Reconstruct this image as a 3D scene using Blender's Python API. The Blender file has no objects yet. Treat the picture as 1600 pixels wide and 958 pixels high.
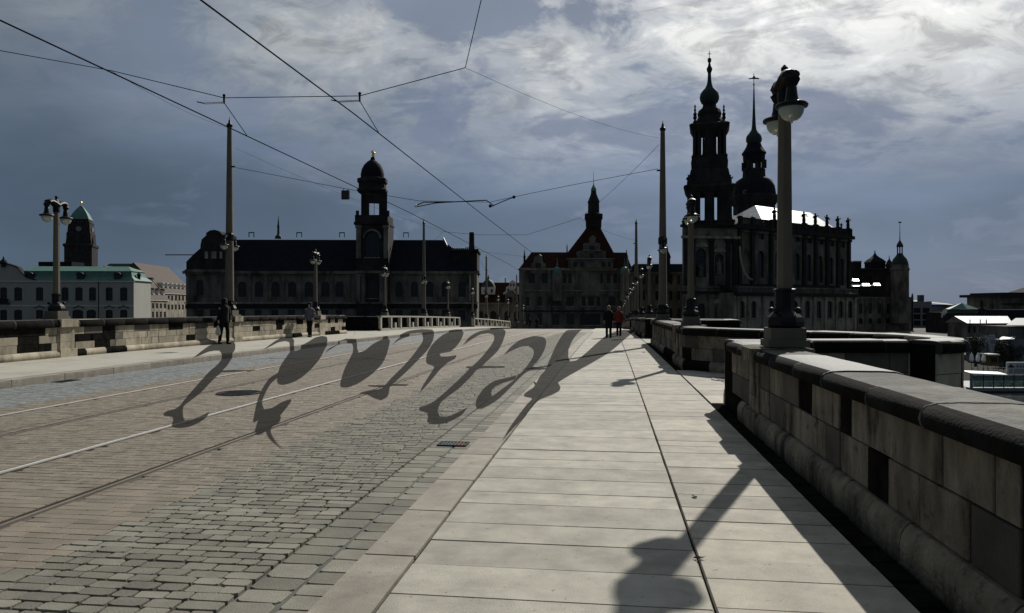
import bpy, bmesh, math, random
from mathutils import Vector, Matrix
random.seed(7)
R = math.radians
SC = bpy.context.scene
COL = SC.collection

# ------------------------------------------------------------------ camera
F = 1160.0                      # focal length in pixels of the 1600 px wide frame
TH = math.atan(153 / F)         # the camera looks a little to the left of the bridge axis (+Y)
ST, CT = math.sin(TH), math.cos(TH)
EYE = 1.6
cd = bpy.data.cameras.new('camera'); cam = bpy.data.objects.new('camera', cd); COL.objects.link(cam)
cam.location = (0, 0, EYE); cam.rotation_euler = (R(90), 0, TH)
cd.sensor_width = 36; cd.lens = 36 * F / 1600; cd.clip_start = .05; cd.clip_end = 12000
SC.camera = cam

# ------------------------------------------------------------------ sky, sun, exposure
SUN_AZ, SUN_EL = R(19.5), R(35.5)           # azimuth clockwise from +Y
SUNV = Vector((math.sin(SUN_AZ) * math.cos(SUN_EL), math.cos(SUN_AZ) * math.cos(SUN_EL), math.sin(SUN_EL)))
W = bpy.data.worlds.new('World'); SC.world = W; W.use_nodes = True
CLOFF, GAPOFF = (16.8, 8.4, 0.4), (12.6, -4.1, 1.0)
def build_sky():
    nt = W.node_tree; N = nt.nodes; L = nt.links; N.clear()
    def node(t, **k):
        n = N.new(t)
        for a, v in k.items(): setattr(n, a, v)
        return n
    def math_(op, a, b=None, c=None, clamp=False):
        n = node('ShaderNodeMath', operation=op, use_clamp=clamp)
        for i, v in enumerate((a, b, c)):
            if v is None: continue
            if isinstance(v, (int, float)): n.inputs[i].default_value = v
            else: L.new(v, n.inputs[i])
        return n.outputs[0]
    def vmath(op, a, b=None):
        n = node('ShaderNodeVectorMath', operation=op)
        for i, v in enumerate((a, b)):
            if v is None: continue
            if isinstance(v, (tuple, Vector)): n.inputs[i].default_value = tuple(v)
            else: L.new(v, n.inputs[i])
        return n
    def ramp(fac, stops, interp='EASE'):
        n = node('ShaderNodeValToRGB'); n.color_ramp.interpolation = interp
        e = n.color_ramp.elements
        while len(e) < len(stops): e.new(.5)
        for i, (p, col) in enumerate(stops):
            e[i].position = p; e[i].color = (*col, 1) if isinstance(col, tuple) else (col, col, col, 1)
        L.new(fac, n.inputs[0]); return n.outputs[0]
    def mix(fac, a, b, blend='MIX'):
        n = node('ShaderNodeMix', data_type='RGBA', blend_type=blend)
        for s, v in ((n.inputs[0], fac), (n.inputs[6], a), (n.inputs[7], b)):
            if isinstance(v, (int, float)): s.default_value = v
            elif isinstance(v, tuple): s.default_value = (*v, 1)
            else: L.new(v, s)
        return n.outputs[2]
    def noise(vec, scale, detail, rough, dist=0., dims='3D'):
        n = node('ShaderNodeTexNoise'); n.inputs['Scale'].default_value = scale
        n.inputs['Detail'].default_value = detail; n.inputs['Roughness'].default_value = rough
        n.inputs['Distortion'].default_value = dist; L.new(vec, n.inputs['Vector']); return n.outputs['Fac']
    tc = node('ShaderNodeTexCoord'); d = tc.outputs['Generated']
    dn = vmath('NORMALIZE', d).outputs[0]
    sep = node('ShaderNodeSeparateXYZ'); L.new(dn, sep.inputs[0]); z = sep.outputs[2]
    zc = math_('MAXIMUM', z, 0.0)
    sky = node('ShaderNodeTexSky', sky_type='NISHITA', sun_disc=False)
    sky.sun_elevation = SUN_EL; sky.sun_rotation = SUN_AZ; sky.air_density = 1.0; sky.dust_density = .6
    # cloud sheet: direction projected on a high flat layer
    den = math_('ADD', zc, .26)
    inv = math_('DIVIDE', 1.0, den)
    sc = vmath('SCALE', dn); L.new(inv, sc.inputs['Scale'])
    flat = vmath('MULTIPLY', sc.outputs[0], (1.0, 1.0, 0.0)).outputs[0]
    off = vmath('ADD', flat, CLOFF).outputs[0]
    n1 = noise(off, 1.7, 9, .57, .5)                       # big masses
    off2 = vmath('MULTIPLY', vmath('ADD', flat, (7.1, -2.2, 0)).outputs[0], (1.0, 1.25, 1.0)).outputs[0]
    n2 = noise(off2, 5.0, 8, .62, .7)                         # torn wisps
    dens = math_('ADD', math_('MULTIPLY', n1, .66), math_('MULTIPLY', n2, .34))
    # nearness to the sun brightens the cloud it shines through
    dot = vmath('DOT_PRODUCT', dn, SUNV).outputs['Value']
    glow = ramp(dot, [(.50, .0), (.78, .22), (.90, .60), (.97, 1.0)], 'LINEAR')
    # storm base under everything: slate blue, a little lighter higher up and towards the sun
    wide = ramp(dot, [(.45, .0), (.76, .36), (.93, 1.0)], 'LINEAR')
    base_lo = mix(wide, (.054, .090, .145), (.145, .198, .305))
    base_hi = mix(wide, (.118, .150, .190), (.225, .262, .335))
    base = mix(ramp(zc, [(.0, .0), (.12, .18), (.30, .9), (.45, 1.)], 'LINEAR'), base_lo, base_hi)
    soft = ramp(noise(off, .9, 5, .5, .3), [(.32, .66), (.70, 1.25)])
    base = mix(ramp(zc, [(.0, .15), (.12, .7), (.25, 1.)], 'LINEAR'), base, mix(1.0, base, soft, 'MULTIPLY'))
    hi = ramp(zc, [(.14, .0), (.23, .42), (.33, 1.)], 'LINEAR')            # bright cloud only above the low band
    sunw = ramp(dot, [(.44, .04), (.62, .40), (.76, 1.0)], 'LINEAR')
    mask = ramp(dens, [(.435, .0), (.50, .5), (.585, 1.)])
    mask = math_('MULTIPLY', math_('MULTIPLY', mask, hi), sunw)
    cl = mix(glow, (.30, .325, .345), (1.0, 1.0, .97))
    shade = ramp(noise(off2, 7.0, 8, .64, .8), [(.32, .58), (.52, .95), (.70, 1.18)])
    cl = mix(1.0, cl, shade, 'MULTIPLY')
    col = mix(mask, base, cl)
    gap = math_('MULTIPLY', ramp(noise(vmath('ADD', flat, GAPOFF).outputs[0], 2.1, 9, .6, .5), [(.53, .0), (.62, 1.)]), sunw)
    col = mix(math_('MULTIPLY', gap, .75), col, (.16, .195, .285))
    # clear sky shining faintly through
    add = node('ShaderNodeMix', data_type='RGBA', blend_type='ADD'); add.inputs[0].default_value = .004
    L.new(col, add.inputs[6]); L.new(sky.outputs[0], add.inputs[7])
    ten = mix(1.0, add.outputs[2], (10., 10., 10.), 'MULTIPLY')
    bg = node('ShaderNodeBackground'); bg.inputs['Strength'].default_value = .1
    L.new(ten, bg.inputs['Color'])
    out = node('ShaderNodeOutputWorld'); L.new(bg.outputs[0], out.inputs['Surface'])
build_sky()
sl = bpy.data.lights.new('sun', 'SUN'); so = bpy.data.objects.new('sun', sl); COL.objects.link(so)
sl.energy = 4.8; sl.angle = R(.53); sl.color = (1.0, .965, .89)
so.rotation_euler = SUNV.to_track_quat('Z', 'Y').to_euler(); so.location = (30, 60, 60)
SC.view_settings.view_transform = 'Standard'; SC.view_settings.look = 'None'
SC.view_settings.exposure = 0; SC.view_settings.gamma = 1; SC.view_settings.use_curve_mapping = False
SC.cycles.use_denoising = True
SC.cycles.transparent_max_bounces = 12

# ------------------------------------------------------------------ helpers
def cam2w(x, d, z):                 # camera-aligned frame (right, depth, up) -> world
    return Vector((x * CT - d * ST, x * ST + d * CT, z))
def at(px, py, d):                  # a pixel of the photograph at depth d, camera-aligned frame
    return Vector(((px - 800) / F * d, d, EYE + (479 - py) / F * d))
def atw(px, py, d): v = at(px, py, d); return cam2w(*v)
def atY(px, py, Y):                 # the pixel's ray where it meets the cross-section Y of the bridge
    a = (px - 800) / F; t = Y / (a * ST + CT)
    return Vector(((a * CT - ST) * t, Y, EYE + (479 - py) / F * t))

GS, GK = .0052, .000186
def g(Y): return GS * Y - GK * Y * Y            # crowned bridge deck
def gslope(Y): return math.atan(GS - 2 * GK * Y)
XK = -1.56; XL = -12.15                          # road edges (kerb faces)
def ground(X, Y):
    if X > XK: return g(Y)
    if X > XL: return g(Y) - .09
    return g(Y) + .05 + (XL - X) * .018

MATS = {}
def mat(name, col, rough=.85, var=.25, scale=3., rnd=.0, bump=.0, bscale=40., metal=0., col2=None, spec=.3, fine=0., streak=0., detail=6, trans=0., crust=0., spots=0.):
    if name in MATS: return MATS[name]
    m = bpy.data.materials.new(name); m.use_nodes = True; MATS[name] = m
    nt = m.node_tree; N = nt.nodes; L = nt.links
    b = N['Principled BSDF']; b.inputs['Roughness'].default_value = rough; b.inputs['Metallic'].default_value = metal
    b.inputs['Specular IOR Level'].default_value = spec
    if trans: b.inputs['Transmission Weight'].default_value = trans
    geo = N.new('ShaderNodeNewGeometry')
    nz = N.new('ShaderNodeTexNoise'); nz.inputs['Scale'].default_value = scale; nz.inputs['Detail'].default_value = detail; nz.inputs['Roughness'].default_value = .62
    if streak:
        mp = N.new('ShaderNodeMapping'); mp.inputs['Scale'].default_value = (1, 1, streak); L.new(geo.outputs['Position'], mp.inputs[0]); L.new(mp.outputs[0], nz.inputs['Vector'])
    else: L.new(geo.outputs['Position'], nz.inputs['Vector'])
    rp = N.new('ShaderNodeValToRGB'); rp.color_ramp.elements[0].position = .3; rp.color_ramp.elements[1].position = .72
    c2 = col2 or tuple(c * (1 - var) for c in col); c1 = tuple(min(1, c * (1 + var * .6)) for c in col)
    rp.color_ramp.elements[0].color = (*c2, 1); rp.color_ramp.elements[1].color = (*c1, 1)
    L.new(nz.outputs['Fac'], rp.inputs[0]); out = rp.outputs[0]
    if rnd:
        oi = N.new('ShaderNodeObjectInfo'); mr = N.new('ShaderNodeMapRange'); mr.inputs[3].default_value = 1 - rnd; mr.inputs[4].default_value = 1 + rnd
        L.new(oi.outputs['Random'], mr.inputs[0]); mx = N.new('ShaderNodeVectorMath'); mx.operation = 'SCALE'
        L.new(out, mx.inputs[0]); L.new(mr.outputs[0], mx.inputs['Scale']); out = mx.outputs[0]
    if fine:
        n3 = N.new('ShaderNodeTexNoise'); n3.inputs['Scale'].default_value = 260.; n3.inputs['Detail'].default_value = 2; L.new(geo.outputs['Position'], n3.inputs['Vector'])
        mr = N.new('ShaderNodeMapRange'); mr.inputs[1].default_value = .3; mr.inputs[2].default_value = .7; mr.inputs[3].default_value = 1 - fine; mr.inputs[4].default_value = 1 + fine
        L.new(n3.outputs['Fac'], mr.inputs[0]); mx = N.new('ShaderNodeVectorMath'); mx.operation = 'SCALE'
        L.new(out, mx.inputs[0]); L.new(mr.outputs[0], mx.inputs['Scale']); out = mx.outputs[0]
    def darken(out, sc, lo, hi, amt, st=1., dt=7):
        n5 = N.new('ShaderNodeTexNoise'); n5.inputs['Scale'].default_value = sc; n5.inputs['Detail'].default_value = dt; n5.inputs['Roughness'].default_value = .65
        mp5 = N.new('ShaderNodeMapping'); mp5.inputs['Scale'].default_value = (1, 1, st); mp5.inputs['Location'].default_value = (3.1, 7.7, 1.3); L.new(geo.outputs['Position'], mp5.inputs[0]); L.new(mp5.outputs[0], n5.inputs['Vector'])
        mr5 = N.new('ShaderNodeMapRange'); mr5.inputs[1].default_value = lo; mr5.inputs[2].default_value = hi; mr5.inputs[3].default_value = 1; mr5.inputs[4].default_value = 1 - amt; L.new(n5.outputs['Fac'], mr5.inputs[0])
        mx5 = N.new('ShaderNodeVectorMath'); mx5.operation = 'SCALE'; L.new(out, mx5.inputs[0]); L.new(mr5.outputs[0], mx5.inputs['Scale']); return mx5.outputs[0]
    if crust: out = darken(out, 2.6, .52, .66, crust, .35); out = darken(out, 9., .58, .70, crust * .7)
    if spots: out = darken(out, 16., .66, .72, spots, 1., 3); out = darken(out, .9, .50, .72, spots * .45)
    L.new(out, b.inputs['Base Color'])
    if bump:
        n2 = N.new('ShaderNodeTexNoise'); n2.inputs['Scale'].default_value = bscale; n2.inputs['Detail'].default_value = 5; L.new(geo.outputs['Position'], n2.inputs['Vector'])
        bp = N.new('ShaderNodeBump'); bp.inputs['Strength'].default_value = bump; bp.inputs['Distance'].default_value = .02
        L.new(n2.outputs['Fac'], bp.inputs['Height']); L.new(bp.outputs[0], b.inputs['Normal'])
    return m

def tag(o, label=None, cat=None, group=None, kind=None):
    if label: o['label'] = label
    if cat: o['category'] = cat
    if group: o['group'] = group
    if kind: o['kind'] = kind
    return o
def link_mesh(name, me, m, parent=None, loc=None, rot=None, scale=None):
    o = bpy.data.objects.new(name, me); COL.objects.link(o)
    if m is not None and not me.materials: me.materials.append(m)
    if parent is not None: o.parent = parent
    if loc is not None: o.location = loc
    if rot is not None: o.rotation_euler = rot
    if scale is not None: o.scale = scale
    return o
def empty(name, loc=(0, 0, 0), rz=0.):
    o = bpy.data.objects.new(name, None); COL.objects.link(o); o.location = loc; o.rotation_euler = (0, 0, rz); o.empty_display_size = .3
    return o
def copy_tree(o, parent=None):
    c = o.copy(); COL.objects.link(c); c.parent = parent
    for ch in o.children: copy_tree(ch, c)
    return c

class MB:
    """collects faces for one mesh object"""
    def __init__(s): s.v = []; s.f = []
    def poly(s, pts):
        i = len(s.v); s.v += [tuple(p) for p in pts]; s.f.append(tuple(range(i, i + len(pts))))
    def hexa(s, p):                      # 8 points: bottom ring 0-3 ccw from above, top ring 4-7
        i = len(s.v); s.v += [tuple(q) for q in p]
        s.f += [(i+3, i+2, i+1, i), (i+4, i+5, i+6, i+7)] + [(i+k, i+(k+1) % 4, i+4+(k+1) % 4, i+4+k) for k in range(4)]
    def box(s, x0, x1, y0, y1, z0, z1, T=None):
        if x1 < x0: x0, x1 = x1, x0
        if y1 < y0: y0, y1 = y1, y0
        if z1 < z0: z0, z1 = z1, z0
        p = [(x0, y0, z0), (x1, y0, z0), (x1, y1, z0), (x0, y1, z0), (x0, y0, z1), (x1, y0, z1), (x1, y1, z1), (x0, y1, z1)]
        s.hexa([T(*q) for q in p] if T else p); return s
    def prism(s, poly, fa, fb):          # polygon list -> two mapped copies joined
        n = len(poly); i = len(s.v)
        s.v += [tuple(fa(p)) for p in poly] + [tuple(fb(p)) for p in poly]
        s.f += [tuple(range(i + n - 1, i - 1, -1)), tuple(range(i + n, i + 2 * n))]
        s.f += [(i + k, i + (k + 1) % n, i + n + (k + 1) % n, i + n + k) for k in range(n)]
        return s
    def lathe(s, prof, c=(0, 0, 0), n=12, rot=0., sx=1., sy=1.):
        i = len(s.v); m = len(prof)
        for r, z in prof:
            for k in range(n):
                a = rot + 2 * math.pi * k / n
                s.v.append((c[0] + max(r, .0005) * sx * math.cos(a), c[1] + max(r, .0005) * sy * math.sin(a), c[2] + z))
        for j in range(m - 1):
            for k in range(n):
                s.f.append((i + j*n + k, i + j*n + (k+1) % n, i + (j+1)*n + (k+1) % n, i + (j+1)*n + k))
        s.f.append(tuple(i + k for k in range(n - 1, -1, -1))); s.f.append(tuple(i + (m-1)*n + k for k in range(n)))
        return s
    def tube(s, pts, rad, n=6):
        pts = [Vector(p) for p in pts]; i = len(s.v); m = len(pts)
        if not isinstance(rad, (list, tuple)): rad = [rad] * m
        up = Vector((0, 0, 1))
        for j, p in enumerate(pts):
            t = (pts[min(j + 1, m - 1)] - pts[max(j - 1, 0)]).normalized()
            a = t.cross(up) if abs(t.z) < .95 else t.cross(Vector((1, 0, 0)))
            a.normalize(); b = a.cross(t)
            for k in range(n):
                q = 2 * math.pi * k / n; s.v.append(tuple(p + (a * math.cos(q) + b * math.sin(q)) * rad[j]))
        for j in range(m - 1):
            for k in range(n): s.f.append((i + j*n + k, i + j*n + (k+1) % n, i + (j+1)*n + (k+1) % n, i + (j+1)*n + k))
        s.f.append(tuple(i + k for k in range(n - 1, -1, -1))); s.f.append(tuple(i + (m-1)*n + k for k in range(n)))
        return s
    def ball(s, c, r, n=10, m=7, sz=1.):
        return s.lathe([(r * math.sin(math.pi * k / m), -r * sz * math.cos(math.pi * k / m)) for k in range(m + 1)], c, n)
    def mesh(s, name, smooth=False, base=None):
        me = bpy.data.meshes.new(name)
        v = s.v if base is None else [(x - base[0], y - base[1], z - base[2]) for x, y, z in s.v]
        me.from_pydata(v, [], s.f); me.update()
        bm = bmesh.new(); bm.from_mesh(me); bmesh.ops.recalc_face_normals(bm, faces=bm.faces); bm.to_mesh(me); bm.free()
        if smooth:
            me.shade_smooth(); me.set_sharp_from_angle(angle=R(38))
        return me
    def build(s, name, m, parent=None, smooth=False, base=None):
        return link_mesh(name, s.mesh(name, smooth, base), m, parent)

# ------------------------------------------------------------------ materials
M_slab = mat('granite_slab', (.350, .325, .266), .78, .28, 3.5, rnd=.12, bump=.3, bscale=160, fine=.22, detail=10, spec=.35, spots=.55)
M_slab2 = mat('rose_granite_slab', (.340, .308, .248), .78, .30, 3.5, rnd=.15, bump=.3, bscale=160, fine=.22, detail=10, spec=.35, spots=.6)
M_kerb = mat('sand_granite_kerb', (.280, .250, .203), .75, .28, 4., rnd=.10, bump=.3, bscale=140, fine=.2, detail=10, spots=.6)
M_joint = mat('dark_joint', (.012, .0115, .010), .95, .4, 14., spec=.0)
M_cob = mat('grey_cobble', (.198, .186, .152), .75, .26, 3.0, rnd=.22, bump=.3, bscale=90, fine=.15, spec=.15)
M_cobm = mat('grey_cobble_field', (.198, .186, .152), .75, .42, 6.5, bump=.3, bscale=90, fine=.12, spec=.15)
M_tan = mat('tan_cobble', (.200, .168, .126), .7, .24, 2.5, rnd=.16, bump=.3, bscale=90, fine=.12, spec=.35)
M_tanm = mat('tan_cobble_field', (.200, .168, .126), .7, .36, 6.5, bump=.3, bscale=90, fine=.12, spec=.35)
M_blue = mat('blue_cobble_field', (.19, .197, .19), .65, .36, 6.5, bump=.3, bscale=90, fine=.12, spec=.4)
M_sandfill = mat('sand_fill', (.095, .082, .062), .95, .3, 6.)
M_pavL = mat('far_pavement', (.38, .358, .30), .75, .10, 1.2, bump=.15, bscale=120, fine=.08, spots=.6)
M_rail = mat('polished_rail', (.85, .83, .78), .45, .12, 2., metal=.6)
M_raild = mat('dull_rail', (.30, .27, .23), .5, .25, 2., metal=.7)
M_groove = mat('rail_groove', (.03, .025, .02), .8, .3, 5.)
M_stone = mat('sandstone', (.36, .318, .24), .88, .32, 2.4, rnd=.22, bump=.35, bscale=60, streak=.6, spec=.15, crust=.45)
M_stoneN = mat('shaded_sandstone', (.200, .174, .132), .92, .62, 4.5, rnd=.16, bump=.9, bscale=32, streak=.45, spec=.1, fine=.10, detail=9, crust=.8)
M_soot = mat('soot_black_stone', (.015, .014, .0125), .95, .6, 5., bump=.6, bscale=40, spec=.0)
M_cop = mat('weathered_coping', (.150, .140, .118), .85, .0, 6., col2=(.030, .028, .025), rnd=.2, bump=.8, bscale=30, spec=.2, detail=10, crust=.5, fine=.2)
M_copd = mat('dark_coping', (.026, .024, .022), .7, .5, 3., rnd=.2, bump=.5, bscale=45, spec=.45)
M_iron = mat('black_iron', (.004, .004, .0044), .5, .3, 8., bump=.15, bscale=60, spec=.22)
M_pole = mat('stone_pole', (.115, .102, .078), .85, .18, 4., streak=.3, bump=.15, bscale=80)
M_globe = mat('opal_glass', (.55, .60, .52), .22, .06, 6., spec=.5, trans=.35)
M_wire = mat('dark_wire', (.010, .010, .011), 1., .2, 4., spec=.0)
M_steel = mat('bright_tube', (.65, .65, .62), .3, .1, 4., metal=.9)
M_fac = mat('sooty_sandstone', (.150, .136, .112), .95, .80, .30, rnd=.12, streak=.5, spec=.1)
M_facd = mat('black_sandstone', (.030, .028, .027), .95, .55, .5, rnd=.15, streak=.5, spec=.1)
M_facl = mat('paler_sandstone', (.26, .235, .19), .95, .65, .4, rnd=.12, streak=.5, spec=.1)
M_slate = mat('slate_roof', (.013, .0145, .020), .9, .35, .8, spec=.08)
M_redroof = mat('dark_red_tiles', (.042, .018, .014), .95, .35, .9, spec=.08)
M_brown = mat('brown_tiles', (.075, .055, .043), .85, .3, .8)
M_copper = mat('green_copper', (.085, .175, .14), .6, .25, .5, streak=.4)
M_copperd = mat('dark_copper', (.016, .030, .026), .7, .4, .8)
M_plaster = mat('pale_plaster', (.30, .30, .265), .9, .12, .25, streak=.4)
M_trim = mat('white_trim', (.55, .54, .49), .85, .1, 1.)
M_pane = mat('window_glass', (.008, .009, .012), .2, .3, .6, spec=.3)
M_frame = mat('window_frame', (.05, .046, .04), .7, .2, 2.)
M_metal = mat('zinc_roof', (.33, .34, .335), .5, .3, .8, metal=1.)
M_gold = mat('gilding', (.75, .48, .10), .35, .2, 2., metal=1.)
M_conc = mat('grey_render', (.16, .165, .17), .85, .15, .4)
M_white = mat('white_paint', (.72, .72, .70), .5, .05, 1.)
M_black = mat('black_cloth', (.004, .004, .0045), .9, .3, 12.)
M_red = mat('red_jacket', (.13, .020, .014), .85, .25, 14.)
M_grey = mat('grey_jacket', (.11, .115, .135), .85, .25, 14.)
M_navy = mat('dark_trousers', (.005, .0055, .009), .9, .3, 14.)
M_skin = mat('skin', (.42, .25, .18), .6, .1, 20.)
M_hair = mat('hair', (.03, .02, .014), .7, .3, 30.)
M_hair2 = mat('light_hair', (.20, .14, .08), .6, .3, 30.)

# ------------------------------------------------------------------ ground, river, city, bridge body
def sheet(name, x0, x1, ys, zf, m, parent=None, kind='structure', xs=None):
    b = MB(); xs = xs or [x0, x1]; n = len(xs)
    for Y in ys:
        for X in xs: b.v.append((X, Y, zf(X, Y)))
    for j in range(len(ys) - 1):
        for k in range(n - 1): b.f.append((j*n + k, j*n + k + 1, (j+1)*n + k + 1, (j+1)*n + k))
    o = b.build(name, m, parent)
    if kind: o['kind'] = kind
    return o
def steps(a, b, h):
    n = max(1, int(round((b - a) / h))); return [a + (b - a) * k / n for k in range(n + 1)]

M_water = mat('river_water', (.018, .024, .024), .12, .3, .05, bump=.6, bscale=1.2, spec=.5)
M_earth = mat('city_ground', (.07, .066, .058), .95, .3, .05)
gr = MB(); gr.poly([(-6000, -6000, -13), (6000, -6000, -13), (6000, 6000, -13), (-6000, 6000, -13)]); gr.build('ground', M_earth)['kind'] = 'structure'
rv = MB(); rv.poly([(-3000, -160, -10.5), (3000, -160, -10.5), (3000, 175, -10.5), (-3000, 175, -10.5)]); rv.build('river', M_water)['kind'] = 'structure'
ct = MB(); ct.box(-2500, 2500, 175, 2600, -12.5, -9.0); ct.build('river_bank', M_earth)['kind'] = 'structure'

BY0, BY1 = -9.0, 232.0
YS = steps(BY0, BY1, 2.0)
# body of the bridge: a solid deck with side walls; the piers stand under the bays
bd = MB(); n = len(YS)
prof = [(-16.9, -.15), (2.75, -.15), (2.75, -2.6), (-16.9, -2.6)]
for Y in YS:
    for X, dz in prof: bd.v.append((X, Y, g(Y) + dz))
for j in range(n - 1):
    for k in range(4): bd.f.append((j*4 + k, j*4 + (k+1) % 4, (j+1)*4 + (k+1) % 4, (j+1)*4 + k))
bd.f += [(0, 1, 2, 3), ((n-1)*4 + 3, (n-1)*4 + 2, (n-1)*4 + 1, (n-1)*4)]
deck = bd.build('bridge_deck', M_stone); deck['kind'] = 'structure'

# pavement beds
sheet_pR = sheet('pavement', -1.24, 2.70, YS, lambda X, Y: g(Y) - .022, M_joint)
Y_SLAB = 52.0
far = sheet('paving_surface', -1.56, 1.75, steps(Y_SLAB, BY1, 2), lambda X, Y: g(Y), M_slab, sheet_pR, kind=None)
road = sheet('road', XL, XK, YS, lambda X, Y: g(Y) - .125, M_joint)
Y_COB = 58.0
sheet('sand_bed', XL + .02, -3.62, steps(BY0, Y_COB, 2), lambda X, Y: g(Y) - .1075, M_sandfill, road, kind=None)
sheet('paving_surface', XL + .01, XK - .01, steps(Y_COB, BY1, 2), lambda X, Y: g(Y) - .092, M_tanm, road, kind=None)
pavL = sheet('far_side_pavement', -15.75, XL - .36, YS, lambda X, Y: ground(X, Y), M_pavL, xs=[-15.75, -14, XL - .36])

# ---- paving slabs of the near pavement (each a piece of its own)
def stone_mesh(name, seed, chamfer=.10, drop=.35, corner=.0, low=-1.0, jit=.0):
    """unit stone, footprint 1 x 1 centred, top at z=0; scaled per piece"""
    r = random.Random(seed); b = MB()
    def ring(h, z):
        pts = []
        for sx, sy in ((-1, -1), (1, -1), (1, 1), (-1, 1)):
            if corner:
                c1 = corner * r.uniform(.5, 1.5); a = (sx * h, sy * (h - c1)); c = (sx * (h - c1), sy * h)
                q = [a, c] if sx * sy > 0 else [c, a]
            else: q = [(sx * h, sy * h)]
            pts += [(x + r.uniform(-jit, jit), y + r.uniform(-jit, jit), z) for x, y in q]
        return pts
    st = r.getstate(); r1 = ring(.5, low); r.setstate(st); r2 = ring(.5, -drop); r.setstate(st); r3 = ring(.5 - chamfer, 0)
    n = len(r1); b.v = r1 + r2 + r3
    for j in (0, 1):
        for k in range(n): b.f.append((j*n + k, j*n + (k+1) % n, (j+1)*n + (k+1) % n, (j+1)*n + k))
    b.f.append(tuple(range(2*n, 3*n)))
    return b.mesh(name)
def piece(name, me, m, parent, x, y, z, lx, ly, h, tilt=0., rx=0., ry=0.):
    return link_mesh(name, me, m, parent, (x, y, z), (tilt + rx, ry, 0), (lx, ly, h))
slab_me = {}
for mm in (M_slab, M_slab2, M_kerb):
    slab_me[mm.name] = [stone_mesh('slab', 3 + q, .006, .25, .006, -1., .0015) for q in range(4)]
    for q in slab_me[mm.name]: q.materials.append(mm)
rs = random.Random(11)
def slab_row(x0, x1, y, mm, lens, ymax, gap=.009):
    while y < ymax:
        l = rs.uniform(*lens); yc = y + l / 2
        piece('paving_slab', rs.choice(slab_me[mm.name]), None, sheet_pR, (x0 + x1) / 2, yc, g(yc) + rs.uniform(-.003, .002), x1 - x0 - gap, l - gap * rs.uniform(.25, 1.5), .05,
              gslope(yc), rs.uniform(-.003, .003), rs.uniform(-.0015, .0015))
        y += l
slab_row(-1.215, .545, 2.6, M_slab, (.36, .54), Y_SLAB)
slab_row(.548, 1.60, 2.6, M_slab2, (.28, .46), Y_SLAB)
# bay floors (paving continues into the bays)
BAYS = [[(1.72, 11.75), (4.6, 12.2), (5.1, 12.55), (5.4, 13.2), (5.4, 14.2), (5.15, 15.1), (1.72, 18.95)],
        [(1.72, 33.4), (5.2, 33.9), (6.0, 34.6), (6.35, 35.7), (6.2, 37.0), (5.6, 38.2), (1.72, 40.6)]]
bay_floor = []
for bp in BAYS:
    b = MB(); b.prism(bp, lambda p: (p[0], p[1], g(p[1]) - 9.8), lambda p: (p[0], p[1], g(p[1]) - .03)); o = b.build('bay_pier', M_stone); o['kind'] = 'structure'; bay_floor.append(o)
for bi, (y0, y1) in enumerate(((12.1, 18.6), (33.8, 40.2))):
    x = 1.62
    while x < (3.9 if bi == 0 else 4.4):
        y = y0 + max(0, x - 2.2) * .12 + .25; ymax = y1 - (x - 1.7) * .78
        while y < ymax:
            l = min(rs.uniform(.75, 1.1), max(.3, ymax - y))
            piece('paving_slab', rs.choice(slab_me[M_slab2.name]), None, bay_floor[bi], x + .35, y + l / 2, g(y + l/2), .69, l - .012, .05, gslope(y)); y += l
        x += .70
# ---- kerbs
y = 2.4
while y < 60:
    l = rs.uniform(.95, 1.25); yc = y + l / 2
    piece('kerb_stone', rs.choice(slab_me[M_kerb.name]), None, sheet_pR, -1.388, yc, g(yc) + .002, .335, l - .01, .14, gslope(yc), 0, rs.uniform(-.004, .004)); y += l
y = 9.0
while y < 74:
    l = rs.uniform(1.3, 2.0); yc = y + l / 2
    piece('kerb_stone', rs.choice(slab_me[M_kerb.name]), None, pavL, XL - .18, yc, g(yc) + .054, .35, l - .012, .17, gslope(yc)); y += l
# black stone channel at the foot of the near parapet
ch_me = [stone_mesh('channel', 60 + q, .03, .4, .05, -1., .02) for q in range(3)]
for q in ch_me: q.materials.append(M_soot)
y = 2.8
while y < 11.6:
    l = rs.uniform(.22, .42); piece('channel_stone', rs.choice(ch_me), None, sheet_pR, 1.69, y + l/2, g(y) - .006 + rs.uniform(-.012, .004), .16, l - .02, .05, 0, rs.uniform(-.02, .02), rs.uniform(-.05, .05)); y += l
y = 19.1
while y < 33:
    l = rs.uniform(.35, .6); piece('channel_stone', rs.choice(ch_me), None, sheet_pR, 1.69, y + l/2, g(y) - .004, .13, l - .02, .05); y += l
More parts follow.
